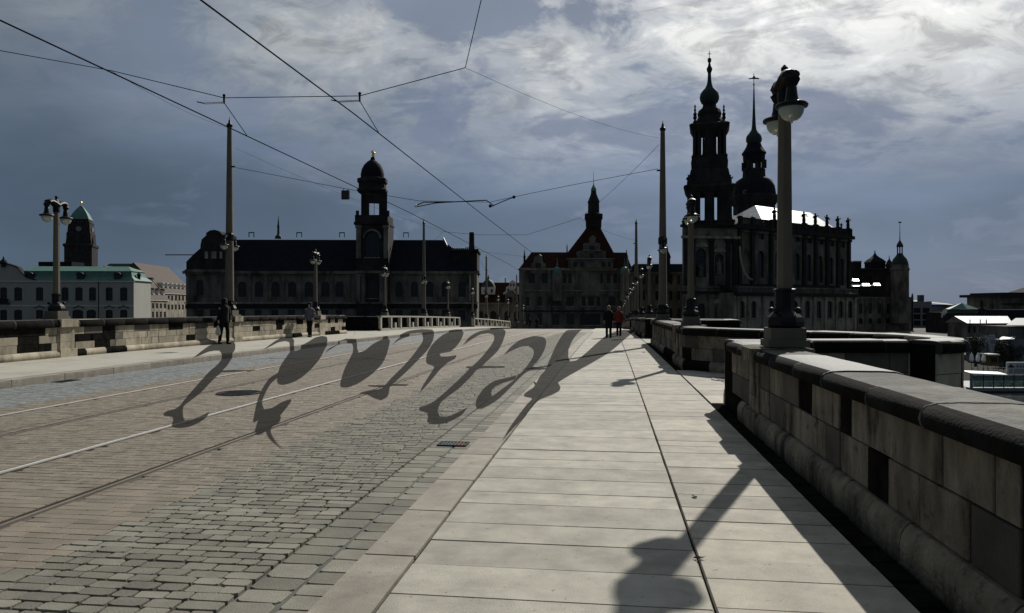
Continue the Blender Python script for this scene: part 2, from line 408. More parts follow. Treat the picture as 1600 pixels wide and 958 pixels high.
# ---- cobbles
RAILS = (-4.62, -6.05, -7.75, -9.18)
def in_view(X, Y, marg=2.0):
    d = -X * ST + Y * CT; x = X * CT + Y * ST
    return d > 3.2 and abs(x) < d * .69 + marg
stones = []          # x, y, lx, ly, dz, zone
rc = random.Random(5)
y = 2.9
while y < Y_COB:
    hgrey = .118 * rc.uniform(.88, 1.12)
    x = -2.146
    
    while x > XL + .06:
        zone = 0 if x > -3.62 else (1 if x > -9.7 else 2)
        l = rc.uniform(.12, .27) if zone == 0 else rc.uniform(.15, .24)
        if x - l < XL + .03: l = x - XL - .03
        x1 = x - l; hit = False
        for rx in RAILS:
            if x1 < rx + .075 and x > rx - .075:
                hit = True
                if x - (rx + .075) > .07: x1 = rx + .075; hit = False
        if hit: x = min(rx2 - .075 for rx2 in RAILS if x1 < rx2 + .075 and x > rx2 - .075); continue
        xc = (x + x1) / 2
        if x - x1 > .05 and in_view(xc, y): stones.append((xc, y + hgrey / 2 + rc.uniform(-.007, .007) * (zone == 0), x - x1, hgrey, rc.uniform(-.003, .002) if zone == 0 else rc.uniform(-.002, .0015), zone))
        x = x1
    y += hgrey
def dep(s): return -s[0] * ST + s[1] * CT
def onscreen(s): d = dep(s); return abs(s[0] * CT + s[1] * ST) < d * .70 and d > 4.0
order = sorted(range(len(stones)), key=lambda i: (not onscreen(stones[i]), stones[i][5] == 2, dep(stones[i])))
near = set(order[:300])
cob_me = {}
for zi, mm in ((0, M_cob), (1, M_tan), (2, M_blue)):
    cob_me[zi] = [stone_mesh('cobble', 100 + 20*zi + q, .014 if zi == 0 else .010, .12 if zi == 0 else .08, .10 if zi == 0 else .03, -1., .028 if zi == 0 else .006) for q in range(10)]
    for q in cob_me[zi]: q.materials.append(mm)
field = {0: MB(), 1: MB(), 2: MB()}
for i, (x, y, lx, ly, dz, zn) in enumerate(stones):
    gap = .014 if zn == 0 else .005
    z = g(y) - .09 + dz
    if i in near:
        piece('cobblestone', rc.choice(cob_me[zn]), None, road, x, y, z, lx - gap * rc.uniform(.6, 1.5), ly - gap * rc.uniform(.7, 1.4), .034, gslope(y) + rc.uniform(-.009, .009) * (zn == 0), 0, rc.uniform(-.01, .01) * (zn == 0))
    else:
        b = field[zn]; hx, hy = (lx - gap) / 2, (ly - gap) / 2; c = .003
        j = len(b.v); jt = lambda: rc.uniform(-.004, .004)
        for h, zz in ((0, -.03), (0, -.004), (c, 0)):
            b.v += [(x - hx + h + jt(), y - hy + h, z + zz), (x + hx - h + jt(), y - hy + h, z + zz), (x + hx - h + jt(), y + hy - h, z + zz), (x - hx + h + jt(), y + hy - h, z + zz)]
        for a in (0, 4):
            for k in range(4): b.f.append((j+a+k, j+a+(k+1) % 4, j+a+4+(k+1) % 4, j+a+4+k))
        b.f.append((j+8, j+9, j+10, j+11))
for zi, mm in ((0, M_cobm), (1, M_tanm), (2, M_blue)):
    o = field[zi].build('cobblestone_field', mm, road); o['kind'] = 'stuff'
# gutter: two rows of smooth setts beside the kerb
for xa, xb in ((-2.135, -1.845), (-1.83, -1.575)):
    y = 3.0
    while y < 26:
        l = rc.uniform(.17, .26); yc = y + l/2
        piece('gutter_sett', rc.choice(cob_me[0]), None, road, (xa + xb) / 2, yc, g(yc) - .094, xb - xa - .012, l - .012, .03, gslope(yc)); y += l
sheet('gutter_bed', -2.14, XK - .005, steps(2.5, Y_COB, 2), lambda X, Y: g(Y) - .103, mat('mortar', (.10, .10, .088), .9, .3, 4.), road, kind=None)
sheet('gutter_far', -2.13, XK - .01, steps(26, Y_COB, 2), lambda X, Y: g(Y) - .0945, M_cobm, road, kind=None)
# ---- tram rails
for rx in RAILS:
    t = empty('tram_rail', (rx, 0, 0))
    side = 1 if rx in (-4.62, -7.75) else -1
    a = MB(); b = MB()
    ys = steps(2.0, 150, 1.5)
    def strip(mb, xa, xb, dz):
        k0 = len(mb.v)
        for Y in ys: mb.v += [(xa, Y, g(Y) - .09 + dz), (xb, Y, g(Y) - .09 + dz), (xb, Y, g(Y) - .13), (xa, Y, g(Y) - .13)]
        for j in range(len(ys) - 1):
            for k in (0, 1, 3): mb.f.append((k0 + j*4 + k, k0 + j*4 + (k+1) % 4, k0 + (j+1)*4 + (k+1) % 4, k0 + (j+1)*4 + k))
    strip(a, .0 if side > 0 else -.036, .036 if side > 0 else .0, .004); a.build('rail_head', M_rail if rx in (-6.05, -9.18) else M_raild, t)
    strip(b, -.045 * (side > 0) + .002 * (side < 0), .0 * (side > 0) + .045 * (side < 0) - .002 * (side > 0), -.012); b.build('groove', M_groove, t)
    c = MB(); strip(c, -.062 if side > 0 else .046, -.046 if side > 0 else .062, .002); c.build('rail_lip', mat('rusty_lip', (.16, .12, .085), .5, .3, 4., metal=.6), t)
    i = RAILS.index(rx)
    tag(t, ['steel tram rail nearest the grey cobbles, with a dark groove', 'bright steel tram rail second from the near kerb', 'dull tram rail third from the near kerb, almost hidden in the tan cobbles', 'steel tram rail nearest the far kerb'][i], 'rail', 'tram rails set in the road')
# ---- iron covers, drain
def manhole(x, y, rx, ry, label):
    t = empty('manhole_cover', (x, y, ground(x, y)))
    z = .012; ri = MB(); ri.lathe([(1, -.03), (1, .004), (.9, .004), (.9, -.03)], (0, 0, 0), 28, 0, rx, ry); ri.v = [(a, b_, c_ + z) for a, b_, c_ in ri.v]
    ri.build('rim', M_iron, t); pl = MB(); pl.lathe([(.89, -.03), (.89, -.004)], (0, 0, z), 28, 0, rx, ry); pl.build('plate', mat('rusty_iron', (.055, .042, .033), .6, .4, 20., bump=.4, bscale=50), t)
    rb = MB()
    for k in range(-3, 4): rb.box(-.7 * rx, .7 * rx, k * .2 * ry - .02, k * .2 * ry + .02, z - .01, z + .003)
    rb.build('rib', M_iron, t); tag(t, label, 'manhole cover')
manhole(-7.0, 13.35, .42, .42, 'round brown iron cover between the two tram tracks')
manhole(2.55, 16.3, .40, .40, 'dark round cover lying in the near bay of the parapet')
t = empty('drain_grate', (-1.87, 8.78, ground(-1.87, 8.78))); t.scale = (.68, .9, 1)
dr = MB(); dr.box(-.26, -.22, -.14, .14, -.03, .012); dr.box(.22, .26, -.14, .14, -.03, .012); dr.box(-.22, .22, -.14, -.11, -.03, .012); dr.box(-.22, .22, .11, .14, -.03, .012); dr.build('frame', M_iron, t)
for k in range(7):
    q = MB(); q.box(-.205 + k * .06, -.17 + k * .06, -.108, .108, -.02, .010)
    q.build('bar', [mat('teal_paint', (.025, .065, .07), .6, .3, 20.), mat('teal_paint', (0, 0, 0)), mat('red_paint', (.10, .03, .028), .6, .3, 20.)][0 if k < 3 else (1 if k == 3 else 2)], t)
pl = MB(); pl.box(-.215, .215, -.109, .109, -.04, -.022); pl.build('pit', M_joint, t)
tag(t, 'small drain grate in the gutter splashed with teal and red', 'drain')
t = empty('drain_grate', (XL + .22, 15.0, g(15) - .09)); q = MB(); q.box(-.14, .14, -.3, .3, -.03, .010); q.build('frame', M_iron, t)
for k in range(5):
    q = MB(); q.box(-.11, .11, -.24 + k * .11, -.19 + k * .11, .008, .016); q.build('bar', M_iron, t)
tag(t, 'dark iron drain grate beside the far kerb at the left', 'drain')

# ---- large shadow lettering painted across the road and pavement (upside down, read from the far side)
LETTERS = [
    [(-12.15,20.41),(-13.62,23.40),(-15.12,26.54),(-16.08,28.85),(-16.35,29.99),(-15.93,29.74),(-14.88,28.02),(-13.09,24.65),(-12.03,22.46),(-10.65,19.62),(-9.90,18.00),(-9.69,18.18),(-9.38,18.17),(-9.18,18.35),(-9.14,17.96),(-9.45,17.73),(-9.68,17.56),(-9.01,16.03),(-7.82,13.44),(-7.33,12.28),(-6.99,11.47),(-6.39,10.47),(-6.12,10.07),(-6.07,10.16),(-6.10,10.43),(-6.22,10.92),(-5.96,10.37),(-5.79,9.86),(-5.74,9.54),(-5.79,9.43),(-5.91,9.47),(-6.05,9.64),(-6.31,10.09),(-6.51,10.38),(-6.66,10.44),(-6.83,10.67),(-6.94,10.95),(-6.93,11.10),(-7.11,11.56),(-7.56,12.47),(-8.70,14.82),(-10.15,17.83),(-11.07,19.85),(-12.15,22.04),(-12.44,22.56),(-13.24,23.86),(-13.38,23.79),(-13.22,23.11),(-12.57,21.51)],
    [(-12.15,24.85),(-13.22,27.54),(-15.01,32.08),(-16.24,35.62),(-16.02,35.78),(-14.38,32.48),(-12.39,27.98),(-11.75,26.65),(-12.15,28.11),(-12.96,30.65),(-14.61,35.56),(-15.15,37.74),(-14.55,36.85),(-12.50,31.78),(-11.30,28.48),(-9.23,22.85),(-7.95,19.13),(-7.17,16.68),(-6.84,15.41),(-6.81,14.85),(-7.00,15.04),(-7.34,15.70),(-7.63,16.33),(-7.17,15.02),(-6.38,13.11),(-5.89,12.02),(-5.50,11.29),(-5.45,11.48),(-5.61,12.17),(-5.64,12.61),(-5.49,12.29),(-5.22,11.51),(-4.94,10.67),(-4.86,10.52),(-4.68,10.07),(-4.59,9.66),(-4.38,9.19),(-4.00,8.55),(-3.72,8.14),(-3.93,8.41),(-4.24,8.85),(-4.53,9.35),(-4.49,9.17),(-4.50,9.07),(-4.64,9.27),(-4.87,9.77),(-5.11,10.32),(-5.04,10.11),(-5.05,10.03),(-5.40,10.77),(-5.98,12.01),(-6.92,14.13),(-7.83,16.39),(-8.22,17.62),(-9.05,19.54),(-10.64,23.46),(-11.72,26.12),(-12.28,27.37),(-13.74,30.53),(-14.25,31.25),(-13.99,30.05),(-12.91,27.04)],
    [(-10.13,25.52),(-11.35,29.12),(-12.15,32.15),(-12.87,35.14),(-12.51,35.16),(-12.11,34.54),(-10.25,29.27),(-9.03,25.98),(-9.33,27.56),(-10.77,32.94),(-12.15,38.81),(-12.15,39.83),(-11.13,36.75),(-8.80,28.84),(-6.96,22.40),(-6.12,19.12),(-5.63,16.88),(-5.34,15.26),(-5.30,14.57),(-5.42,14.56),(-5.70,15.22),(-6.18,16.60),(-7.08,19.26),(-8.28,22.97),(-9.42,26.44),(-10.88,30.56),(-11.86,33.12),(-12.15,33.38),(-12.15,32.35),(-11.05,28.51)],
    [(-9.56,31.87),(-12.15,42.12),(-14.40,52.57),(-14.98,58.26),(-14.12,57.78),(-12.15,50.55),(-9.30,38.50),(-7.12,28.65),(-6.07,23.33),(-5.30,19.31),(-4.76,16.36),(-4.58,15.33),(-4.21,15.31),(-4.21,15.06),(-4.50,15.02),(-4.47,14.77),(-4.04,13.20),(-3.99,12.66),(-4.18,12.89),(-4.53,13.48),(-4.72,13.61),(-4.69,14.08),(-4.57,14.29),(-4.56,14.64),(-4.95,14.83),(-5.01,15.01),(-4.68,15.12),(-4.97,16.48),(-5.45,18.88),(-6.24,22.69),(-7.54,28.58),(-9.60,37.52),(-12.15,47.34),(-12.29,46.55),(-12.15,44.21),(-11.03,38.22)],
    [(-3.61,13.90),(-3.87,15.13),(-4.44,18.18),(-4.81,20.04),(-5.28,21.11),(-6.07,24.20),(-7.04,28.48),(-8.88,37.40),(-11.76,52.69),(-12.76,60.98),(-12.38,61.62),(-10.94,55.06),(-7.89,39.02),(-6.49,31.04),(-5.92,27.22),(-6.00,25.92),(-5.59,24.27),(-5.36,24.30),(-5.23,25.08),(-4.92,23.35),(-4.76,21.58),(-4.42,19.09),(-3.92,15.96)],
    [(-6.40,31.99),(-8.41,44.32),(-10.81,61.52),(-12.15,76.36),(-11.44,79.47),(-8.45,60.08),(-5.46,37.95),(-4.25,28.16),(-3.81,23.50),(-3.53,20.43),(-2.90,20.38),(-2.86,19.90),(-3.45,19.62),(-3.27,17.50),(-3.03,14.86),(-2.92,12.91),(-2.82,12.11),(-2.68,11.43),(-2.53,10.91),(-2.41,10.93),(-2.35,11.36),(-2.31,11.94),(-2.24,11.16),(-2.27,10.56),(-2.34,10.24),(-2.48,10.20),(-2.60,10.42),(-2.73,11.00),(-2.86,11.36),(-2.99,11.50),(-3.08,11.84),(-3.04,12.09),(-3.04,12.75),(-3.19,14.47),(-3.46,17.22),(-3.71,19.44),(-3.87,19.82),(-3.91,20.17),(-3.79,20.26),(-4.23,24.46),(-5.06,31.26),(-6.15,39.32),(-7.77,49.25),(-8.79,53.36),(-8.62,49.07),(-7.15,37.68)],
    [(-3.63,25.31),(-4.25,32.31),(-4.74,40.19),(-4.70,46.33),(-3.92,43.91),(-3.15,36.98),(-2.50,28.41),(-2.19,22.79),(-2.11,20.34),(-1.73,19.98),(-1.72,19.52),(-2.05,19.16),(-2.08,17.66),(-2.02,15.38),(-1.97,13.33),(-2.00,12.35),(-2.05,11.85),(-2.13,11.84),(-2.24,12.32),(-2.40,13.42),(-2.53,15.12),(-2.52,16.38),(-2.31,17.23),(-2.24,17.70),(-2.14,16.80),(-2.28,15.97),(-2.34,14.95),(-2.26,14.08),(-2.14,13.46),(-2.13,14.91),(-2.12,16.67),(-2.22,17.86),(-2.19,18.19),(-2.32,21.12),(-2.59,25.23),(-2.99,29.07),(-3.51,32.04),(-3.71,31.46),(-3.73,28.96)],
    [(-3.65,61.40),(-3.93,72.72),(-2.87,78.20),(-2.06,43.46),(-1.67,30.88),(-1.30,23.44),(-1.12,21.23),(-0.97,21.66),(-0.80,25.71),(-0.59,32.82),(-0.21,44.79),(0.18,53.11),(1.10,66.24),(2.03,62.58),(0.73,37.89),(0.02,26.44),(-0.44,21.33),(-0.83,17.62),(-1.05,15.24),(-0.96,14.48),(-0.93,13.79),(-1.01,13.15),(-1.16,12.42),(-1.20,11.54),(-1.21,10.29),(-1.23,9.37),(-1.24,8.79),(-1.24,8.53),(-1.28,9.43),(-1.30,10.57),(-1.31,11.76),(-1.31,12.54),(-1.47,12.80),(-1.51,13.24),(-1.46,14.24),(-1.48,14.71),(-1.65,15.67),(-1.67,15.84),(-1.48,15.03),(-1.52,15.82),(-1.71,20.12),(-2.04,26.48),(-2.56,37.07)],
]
def film():  # dark see-through film standing in for the letters' cast shadow
    m = bpy.data.materials.new('painted_shadow'); m.use_nodes = True; nt = m.node_tree; N = nt.nodes; L = nt.links
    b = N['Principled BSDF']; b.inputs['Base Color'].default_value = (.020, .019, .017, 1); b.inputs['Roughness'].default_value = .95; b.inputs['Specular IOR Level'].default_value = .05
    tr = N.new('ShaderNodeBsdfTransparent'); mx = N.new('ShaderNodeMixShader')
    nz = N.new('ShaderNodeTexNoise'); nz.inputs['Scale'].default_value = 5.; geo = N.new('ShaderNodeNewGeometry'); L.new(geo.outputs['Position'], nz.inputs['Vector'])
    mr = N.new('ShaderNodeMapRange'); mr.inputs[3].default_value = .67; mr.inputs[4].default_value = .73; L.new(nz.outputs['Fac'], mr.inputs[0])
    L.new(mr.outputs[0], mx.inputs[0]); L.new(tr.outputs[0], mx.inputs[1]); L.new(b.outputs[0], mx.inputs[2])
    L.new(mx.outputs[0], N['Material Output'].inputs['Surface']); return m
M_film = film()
word = empty('shadow_lettering', (-5, 25, g(25)))
tag(word, 'word Altstadt as a painted shadow of huge flowing letters lying upside down across the road', 'lettering')
from mathutils.geometry import tessellate_polygon
def smooth_loop(pts):
    out = []; n = len(pts)
    for i in range(n):
        p0, p1, p2, p3 = (Vector(pts[(i + k) % n]) for k in (-1, 0, 1, 2))
        out.append(tuple(p1))
        a1 = (p1 - p0); a2 = (p2 - p1); a3 = (p3 - p2)
        if a2.length < .05: continue
        s1 = a1.normalized().dot(a2.normalized()) > .25; s2 = a2.normalized().dot(a3.normalized()) > .25
        for t in (.33, .67):
            m1 = (p2 - p0) * .5 if s1 else a2; m2 = (p3 - p1) * .5 if s2 else a2
            m1 = m1.normalized() * min(m1.length, a2.length); m2 = m2.normalized() * min(m2.length, a2.length)
            h = p1 * (2*t**3 - 3*t**2 + 1) + m1 * (t**3 - 2*t**2 + t) + p2 * (-2*t**3 + 3*t**2) + m2 * (t**3 - t**2)
            out.append(tuple(h))
    return out
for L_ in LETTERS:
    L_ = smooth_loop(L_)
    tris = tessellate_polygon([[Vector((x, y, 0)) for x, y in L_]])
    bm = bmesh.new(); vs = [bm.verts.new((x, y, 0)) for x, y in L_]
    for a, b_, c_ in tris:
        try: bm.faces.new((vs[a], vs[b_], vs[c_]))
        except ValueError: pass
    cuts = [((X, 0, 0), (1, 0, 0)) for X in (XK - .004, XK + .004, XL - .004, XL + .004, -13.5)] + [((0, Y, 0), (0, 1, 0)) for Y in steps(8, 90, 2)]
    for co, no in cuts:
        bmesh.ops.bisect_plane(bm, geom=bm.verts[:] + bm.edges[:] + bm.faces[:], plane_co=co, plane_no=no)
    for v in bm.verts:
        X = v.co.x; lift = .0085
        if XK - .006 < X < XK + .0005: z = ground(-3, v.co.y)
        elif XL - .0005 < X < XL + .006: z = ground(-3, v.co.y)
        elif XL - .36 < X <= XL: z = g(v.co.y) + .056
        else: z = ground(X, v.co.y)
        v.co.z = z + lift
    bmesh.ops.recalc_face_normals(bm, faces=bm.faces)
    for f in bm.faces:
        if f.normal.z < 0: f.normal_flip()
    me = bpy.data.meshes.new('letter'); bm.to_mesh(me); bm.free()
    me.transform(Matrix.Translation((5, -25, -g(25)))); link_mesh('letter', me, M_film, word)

# ------------------------------------------------------------------ parapets
def block_mesh(name, m, c=.012, back=True):
    b = MB(); rg = []
    ys = [(0., c), (c * 1.2, 0.), (1 - c * 1.2, 0.), (1., c)]
    for yy, ins in ys: rg.append([(-.5 + ins, yy, ins), (.5 - ins, yy, ins), (.5 - ins, yy, 1 - ins), (-.5 + ins, yy, 1 - ins)])
    for r in rg: b.v += r
    for j in range(3):
        for k in range(4): b.f.append((j*4 + k, j*4 + (k+1) % 4, (j+1)*4 + (k+1) % 4, (j+1)*4 + k))
    b.f += [(3, 2, 1, 0), (12, 13, 14, 15)]
    me = b.mesh(name); me.materials.append(m); return me
def plinth_mesh(name, m):
    prof = [(0, 0), (-.012, .02), (-.012, .55), (.0, .75), (.035, .90), (.075, 1.0), (.93, 1.0), (1.0, .6), (1.0, 0)]
    b = MB(); b.prism(prof, lambda p: (-.5, p[0], p[1]), lambda p: (.5, p[0], p[1])); me = b.mesh(name, True); me.materials.append(m); return me
def coping_mesh(name, m, seed):
    r = random.Random(seed)
    prof = [(.08, 0), (.035, .02), (.012, .14), (0, .36), (.012, .62), (.05, .84), (.13, .95), (.30, 1.0), (.70, 1.0), (.87, .95), (.95, .84), (.988, .62), (1.0, .36), (.988, .14), (.965, .02), (.92, 0)]
    b = MB(); xs = [-.5, -.49, 0, .49, .5]; n = len(prof)
    for x in xs:
        k = .985 if abs(x) == .5 else 1.
        for w, z in prof: b.v.append((x, .5 + (w - .5) * k, .5 + (z - .5) * k + r.uniform(-.012, .012) * (abs(x) < .5)))
    for j in range(len(xs) - 1):
        for k in range(n): b.f.append((j*n + k, j*n + (k+1) % n, (j+1)*n + (k+1) % n, (j+1)*n + k))
    b.f += [tuple(range(n - 1, -1, -1)), tuple(range((len(xs)-1)*n, len(xs)*n))]
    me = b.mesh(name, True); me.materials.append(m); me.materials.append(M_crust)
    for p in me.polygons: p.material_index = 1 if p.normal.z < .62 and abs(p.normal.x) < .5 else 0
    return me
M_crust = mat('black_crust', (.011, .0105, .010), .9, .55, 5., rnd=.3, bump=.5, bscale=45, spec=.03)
ME_block = block_mesh('stone_block', M_stone); ME_blockd = block_mesh('stone_block', M_soot)
M_drk = mat('dim_sandstone', (.11, .10, .082), .9, .35, 3., rnd=.25, bump=.35, bscale=60)
ME_blockm = block_mesh('stone_block', M_drk)
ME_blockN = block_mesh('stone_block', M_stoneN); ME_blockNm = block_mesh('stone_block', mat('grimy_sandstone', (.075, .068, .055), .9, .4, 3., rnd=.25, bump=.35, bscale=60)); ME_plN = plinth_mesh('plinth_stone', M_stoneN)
ME_pl = plinth_mesh('plinth_stone', M_stone); ME_pld = plinth_mesh('plinth_stone', M_soot)
ME_cop = [coping_mesh('coping_stone', M_cop, q) for q in range(3)]; ME_copd = [coping_mesh('coping_stone', M_copd, 9 + q) for q in range(2)]
ME_copl = coping_mesh('coping_stone', M_stone, 20)
rp = random.Random(23)
def parapet(name, label, p0, p1, th=.64, H=1.05, zoff=0., dark=.14, black=False, peds=(), group=None, coplight=.0, mid=.12, blen=(.45, .95), courses=(.24, .54, .855), joints=2.7, near=True, darkcop=.3):
    """solid stone parapet; local x runs p0 -> p1, local y points outwards; inner face on the line p0-p1"""
    a = Vector(p0); b = Vector(p1); L = (b - a).length; ang = math.atan2(b.y - a.y, b.x - a.x)
    t = empty(name, (a.x, a.y, 0), ang); d = (b - a) / L
    tag(t, label, 'parapet', group)
    def zat(u): return g(a.y + d.y * u) + zoff
    def put(nm, me, u, l, w0, w1, z0, z1):
        return link_mesh(nm, me, None, t, (u, w0, zat(u) + z0), None, (l, w1 - w0, z1 - z0))
    core = MB(); us = steps(0, L, 2.0)
    for u in us: core.v += [(u, .03, zat(u) - .05), (u, th - .03, zat(u) - .05), (u, th - .03, zat(u) + H - .06), (u, .03, zat(u) + H - .06)]
    for j in range(len(us) - 1):
        for k in range(4): core.f.append((j*4 + k, j*4 + (k+1) % 4, (j+1)*4 + (k+1) % 4, (j+1)*4 + k))
    core.f += [(3, 2, 1, 0), tuple(len(core.v) - 4 + k for k in range(4))]
    core.build('mortar_core', M_joint, t)
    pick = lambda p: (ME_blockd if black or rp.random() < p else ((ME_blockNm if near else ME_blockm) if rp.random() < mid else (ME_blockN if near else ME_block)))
    z0 = courses[0]
    jl = [k * joints for k in range(1, int(L / joints) + 1)] if joints else []
    for ci in range(len(courses) - 1):
        u = 0.
        while u < L - .02:
            l = rp.uniform(*blen) if ci % 2 == 0 else rp.uniform(blen[0] * .8, blen[1] * 1.1)
            nj = [j for j in jl if u < j - .03 < u + l + .16]
            gap = .008
            if nj: l = nj[0] - u; gap = .045
            l = min(l, L - u)
            if L - u - l < .15: l = L - u
            w = rp.uniform(-.006, .006); me = pick(dark)
            if near and me is ME_blockd and not black and l > .34 and not nj and u + l < L - .4: l = rp.uniform(.17, .30)
            put('stone_block', me, u + l / 2, l - gap, w, th - w, courses[ci] + .004, courses[ci + 1] - .004); u += l
    u = 0.
    while u < L - .02:
        l = min(rp.uniform(.8, 1.3), L - u)
        if L - u - l < .3: l = L - u
        put('plinth_stone', ME_pld if black or rp.random() < dark * 1.3 else (ME_plN if near else ME_pl), u + l / 2, l - .01, -.075, th + .07, -.03, courses[0]); u += l
    u = 0.
    while u < L - .02:
        l = min(rp.uniform(.9, 1.35), L - u)
        if L - u - l < .35: l = L - u
        onp = any(abs(u + l / 2 - q) < .6 for q in peds)
        me = ME_copl if rp.random() < coplight and not black else (rp.choice(ME_copd) if black or rp.random() < darkcop else rp.choice(ME_cop))
        put('coping_stone', me, u + l / 2, l - .008, -.10, th + .08, courses[-1], H + rp.uniform(-.006, .006)); u += l
    for q in peds:
        for zz0, zz1 in ((.02, .43), (.434, .68), (.684, courses[-1] + .006)): put('pedestal_block', ME_blockN if near else ME_block, q, .58, -.035, th + .035, zz0, zz1)
        put('pedestal_cap', ME_blockN if near else ME_block, q, .70, -.125, th + .115, courses[-1] + .004, H + .014)
        put('pedestal_foot', ME_blockN if near else ME_block, q, .68, -.09, th + .09, -.02, .235)
    return t
XR = 1.86
COPZ = 1.05
LAMP_R = [(2.14, 9.1), (2.16, 20.9)]
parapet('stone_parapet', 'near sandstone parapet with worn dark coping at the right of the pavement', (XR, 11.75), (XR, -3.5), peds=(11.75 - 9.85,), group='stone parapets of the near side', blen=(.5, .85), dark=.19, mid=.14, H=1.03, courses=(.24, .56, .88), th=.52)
# first bay: straight near wall, rounded nose, slanting far wall
parapet('bay_parapet', 'bay wall with black coping running outwards behind the near lamp', (1.90, 11.78), (4.6, 12.2), th=.5, group='walls of the near bay', darkcop=1., dark=.06, joints=0, mid=.35, near=False)
nose = [(4.6, 12.2), (5.05, 12.55), (5.33, 13.2), (5.33, 14.2), (5.10, 15.05)]
for i in range(4):
    pa, pb = nose[i], nose[i + 1]
    o = Vector((pb[0] - pa[0], pb[1] - pa[1])).normalized() * .04
    parapet('bay_parapet', ['short rounded bay wall at the outer right corner of the near bay', 'outermost wall segment of the near bay facing the river', 'outer wall segment of the near bay next to the slanting far wall', 'last curved wall segment before the slanting far wall of the near bay'][i],
            (pb[0] + o.x, pb[1] + o.y), (pa[0] - o.x, pa[1] - o.y), th=.45, group='walls of the near bay', darkcop=1., dark=.1, joints=0, near=False)
parapet('bay_parapet', 'slanting bay wall with long black coping crossing behind the near lamp', (1.86, 18.97), (5.12, 15.1), th=.5, group='walls of the near bay', darkcop=1., dark=.25, joints=0, mid=.5)
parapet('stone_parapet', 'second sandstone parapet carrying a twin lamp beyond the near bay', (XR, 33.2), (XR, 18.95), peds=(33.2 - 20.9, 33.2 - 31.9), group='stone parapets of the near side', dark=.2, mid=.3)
parapet('bay_parapet', 'black wall of the second bay running outwards beyond the tall right mast', (1.9, 33.3), (5.2, 33.9), th=.5, black=True, group='walls of the second bay', joints=0)
parapet('bay_parapet', 'black slanting wall at the far side of the second bay', (1.9, 40.6), (5.6, 38.3), th=.5, black=True, group='walls of the second bay', joints=0)
parapet('bay_parapet', 'black outer wall of the second bay', (5.6, 38.3), (5.2, 33.9), th=.5, black=True, group='walls of the second bay', joints=0)
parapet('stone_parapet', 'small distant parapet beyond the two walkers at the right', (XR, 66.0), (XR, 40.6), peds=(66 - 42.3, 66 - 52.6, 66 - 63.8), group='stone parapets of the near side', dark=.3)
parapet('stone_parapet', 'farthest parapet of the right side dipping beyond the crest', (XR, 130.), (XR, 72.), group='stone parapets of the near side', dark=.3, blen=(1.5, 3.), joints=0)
# left side
XLP = -15.62
zl = .05 + (XL - XLP) * .018
parapet('stone_parapet', 'long patchwork sandstone parapet with black blocks along the far pavement', (XLP, 8.0), (XLP, 42.6), zoff=zl, peds=(19.65 - 8, 29.55 - 8, 38.8 - 8), dark=.17, mid=.08, courses=(.20, .42, .64, .86), H=1.08, blen=(.4, .9), group='stone parapets of the far side', coplight=.12, joints=2.3, near=False)
parapet('bay_parapet', 'soot black bay wall in the gap of the far parapet', (-18.6, 42.9), (-18.6, 49.4), zoff=zl, black=True, H=1.0, joints=0)
parapet('bay_parapet', 'short black return wall of the far bay, nearer side', (XLP - .02, 42.65), (-18.6, 42.9), zoff=zl, black=True, H=1.0, joints=0, th=.3, group='return walls of the far bay')
parapet('bay_parapet', 'short black return wall of the far bay beside the railing', (-18.6, 49.4), (XLP - .1, 49.2), zoff=zl, black=True, H=1.0, joints=0, th=.3, group='return walls of the far bay')
bf = MB(); bf.box(-19.2, -15.7, 42.6, 49.7, -11, g(46) + zl - .004); bf.build('bay_pier', M_pavL)['kind'] = 'structure'
M_railst = mat('railing_stone', (.36, .34, .285), .85, .2, 2., rnd=.1)
def railing(label, y0, y1, posts):
    t = empty('stone_railing', (XLP, y0, 0)); tag(t, label, 'railing', 'open railings of the far side')
    ys = steps(y0, y1, 2.4)
    zz = lambda Y: g(Y) + zl
    def beam(nm, w0, w1, z0, z1, m):
        b = MB()
        for Y in ys: b.v += [(w0, Y - y0, zz(Y) + z0), (w1, Y - y0, zz(Y) + z0), (w1, Y - y0, zz(Y) + z1), (w0, Y - y0, zz(Y) + z1)]
        for j in range(len(ys) - 1):
            for k in range(4): b.f.append((j*4 + k, j*4 + (k+1) % 4, (j+1)*4 + (k+1) % 4, (j+1)*4 + k))
        b.f += [(3, 2, 1, 0), tuple(len(b.v) - 4 + k for k in range(4))]
        b.build(nm, m, t)
    beam('top_rail', -.10, .28 * -1 + .02, .94, 1.05, M_railst) if False else beam('top_rail', -.34, .06, .94, 1.06, M_railst)
    beam('bottom_rail', -.30, .03, .0, .17, M_railst)
    for i, Y in enumerate(ys):
        b = MB(); b.box(-.32, .05, Y - y0 - .16, Y - y0 + .16, zz(Y) + .16, zz(Y) + .945); b.build('post', M_railst, t)
        if i < len(ys) - 1:
            q = MB(); Y2 = ys[i + 1]; n = 9
            for k in range(1, n):
                yy = Y + .16 + (Y2 - Y - .32) * k / n
                q.lathe([(.035, .17), (.06, .30), (.075, .42), (.04, .66), (.035, .80), (.06, .94)], (-.14, yy - y0, zz(yy)), 6)
            q.build('baluster_row', M_soot, t)['kind'] = 'stuff'
            if i % 2: 
                b = MB(); ym = (Y + Y2) / 2; b.box(-.26, .0, ym - y0 - .2, ym - y0 + .2, zz(ym) + .17, zz(ym) + .55); b.build('infill_block', M_railst, t)
railing('pale stone railing with dark openings beyond the black gap at the left', 49.4, 76.4, 0)
railing('farther pale railing sloping down beyond the crest at the left', 85.0, 116., 0)

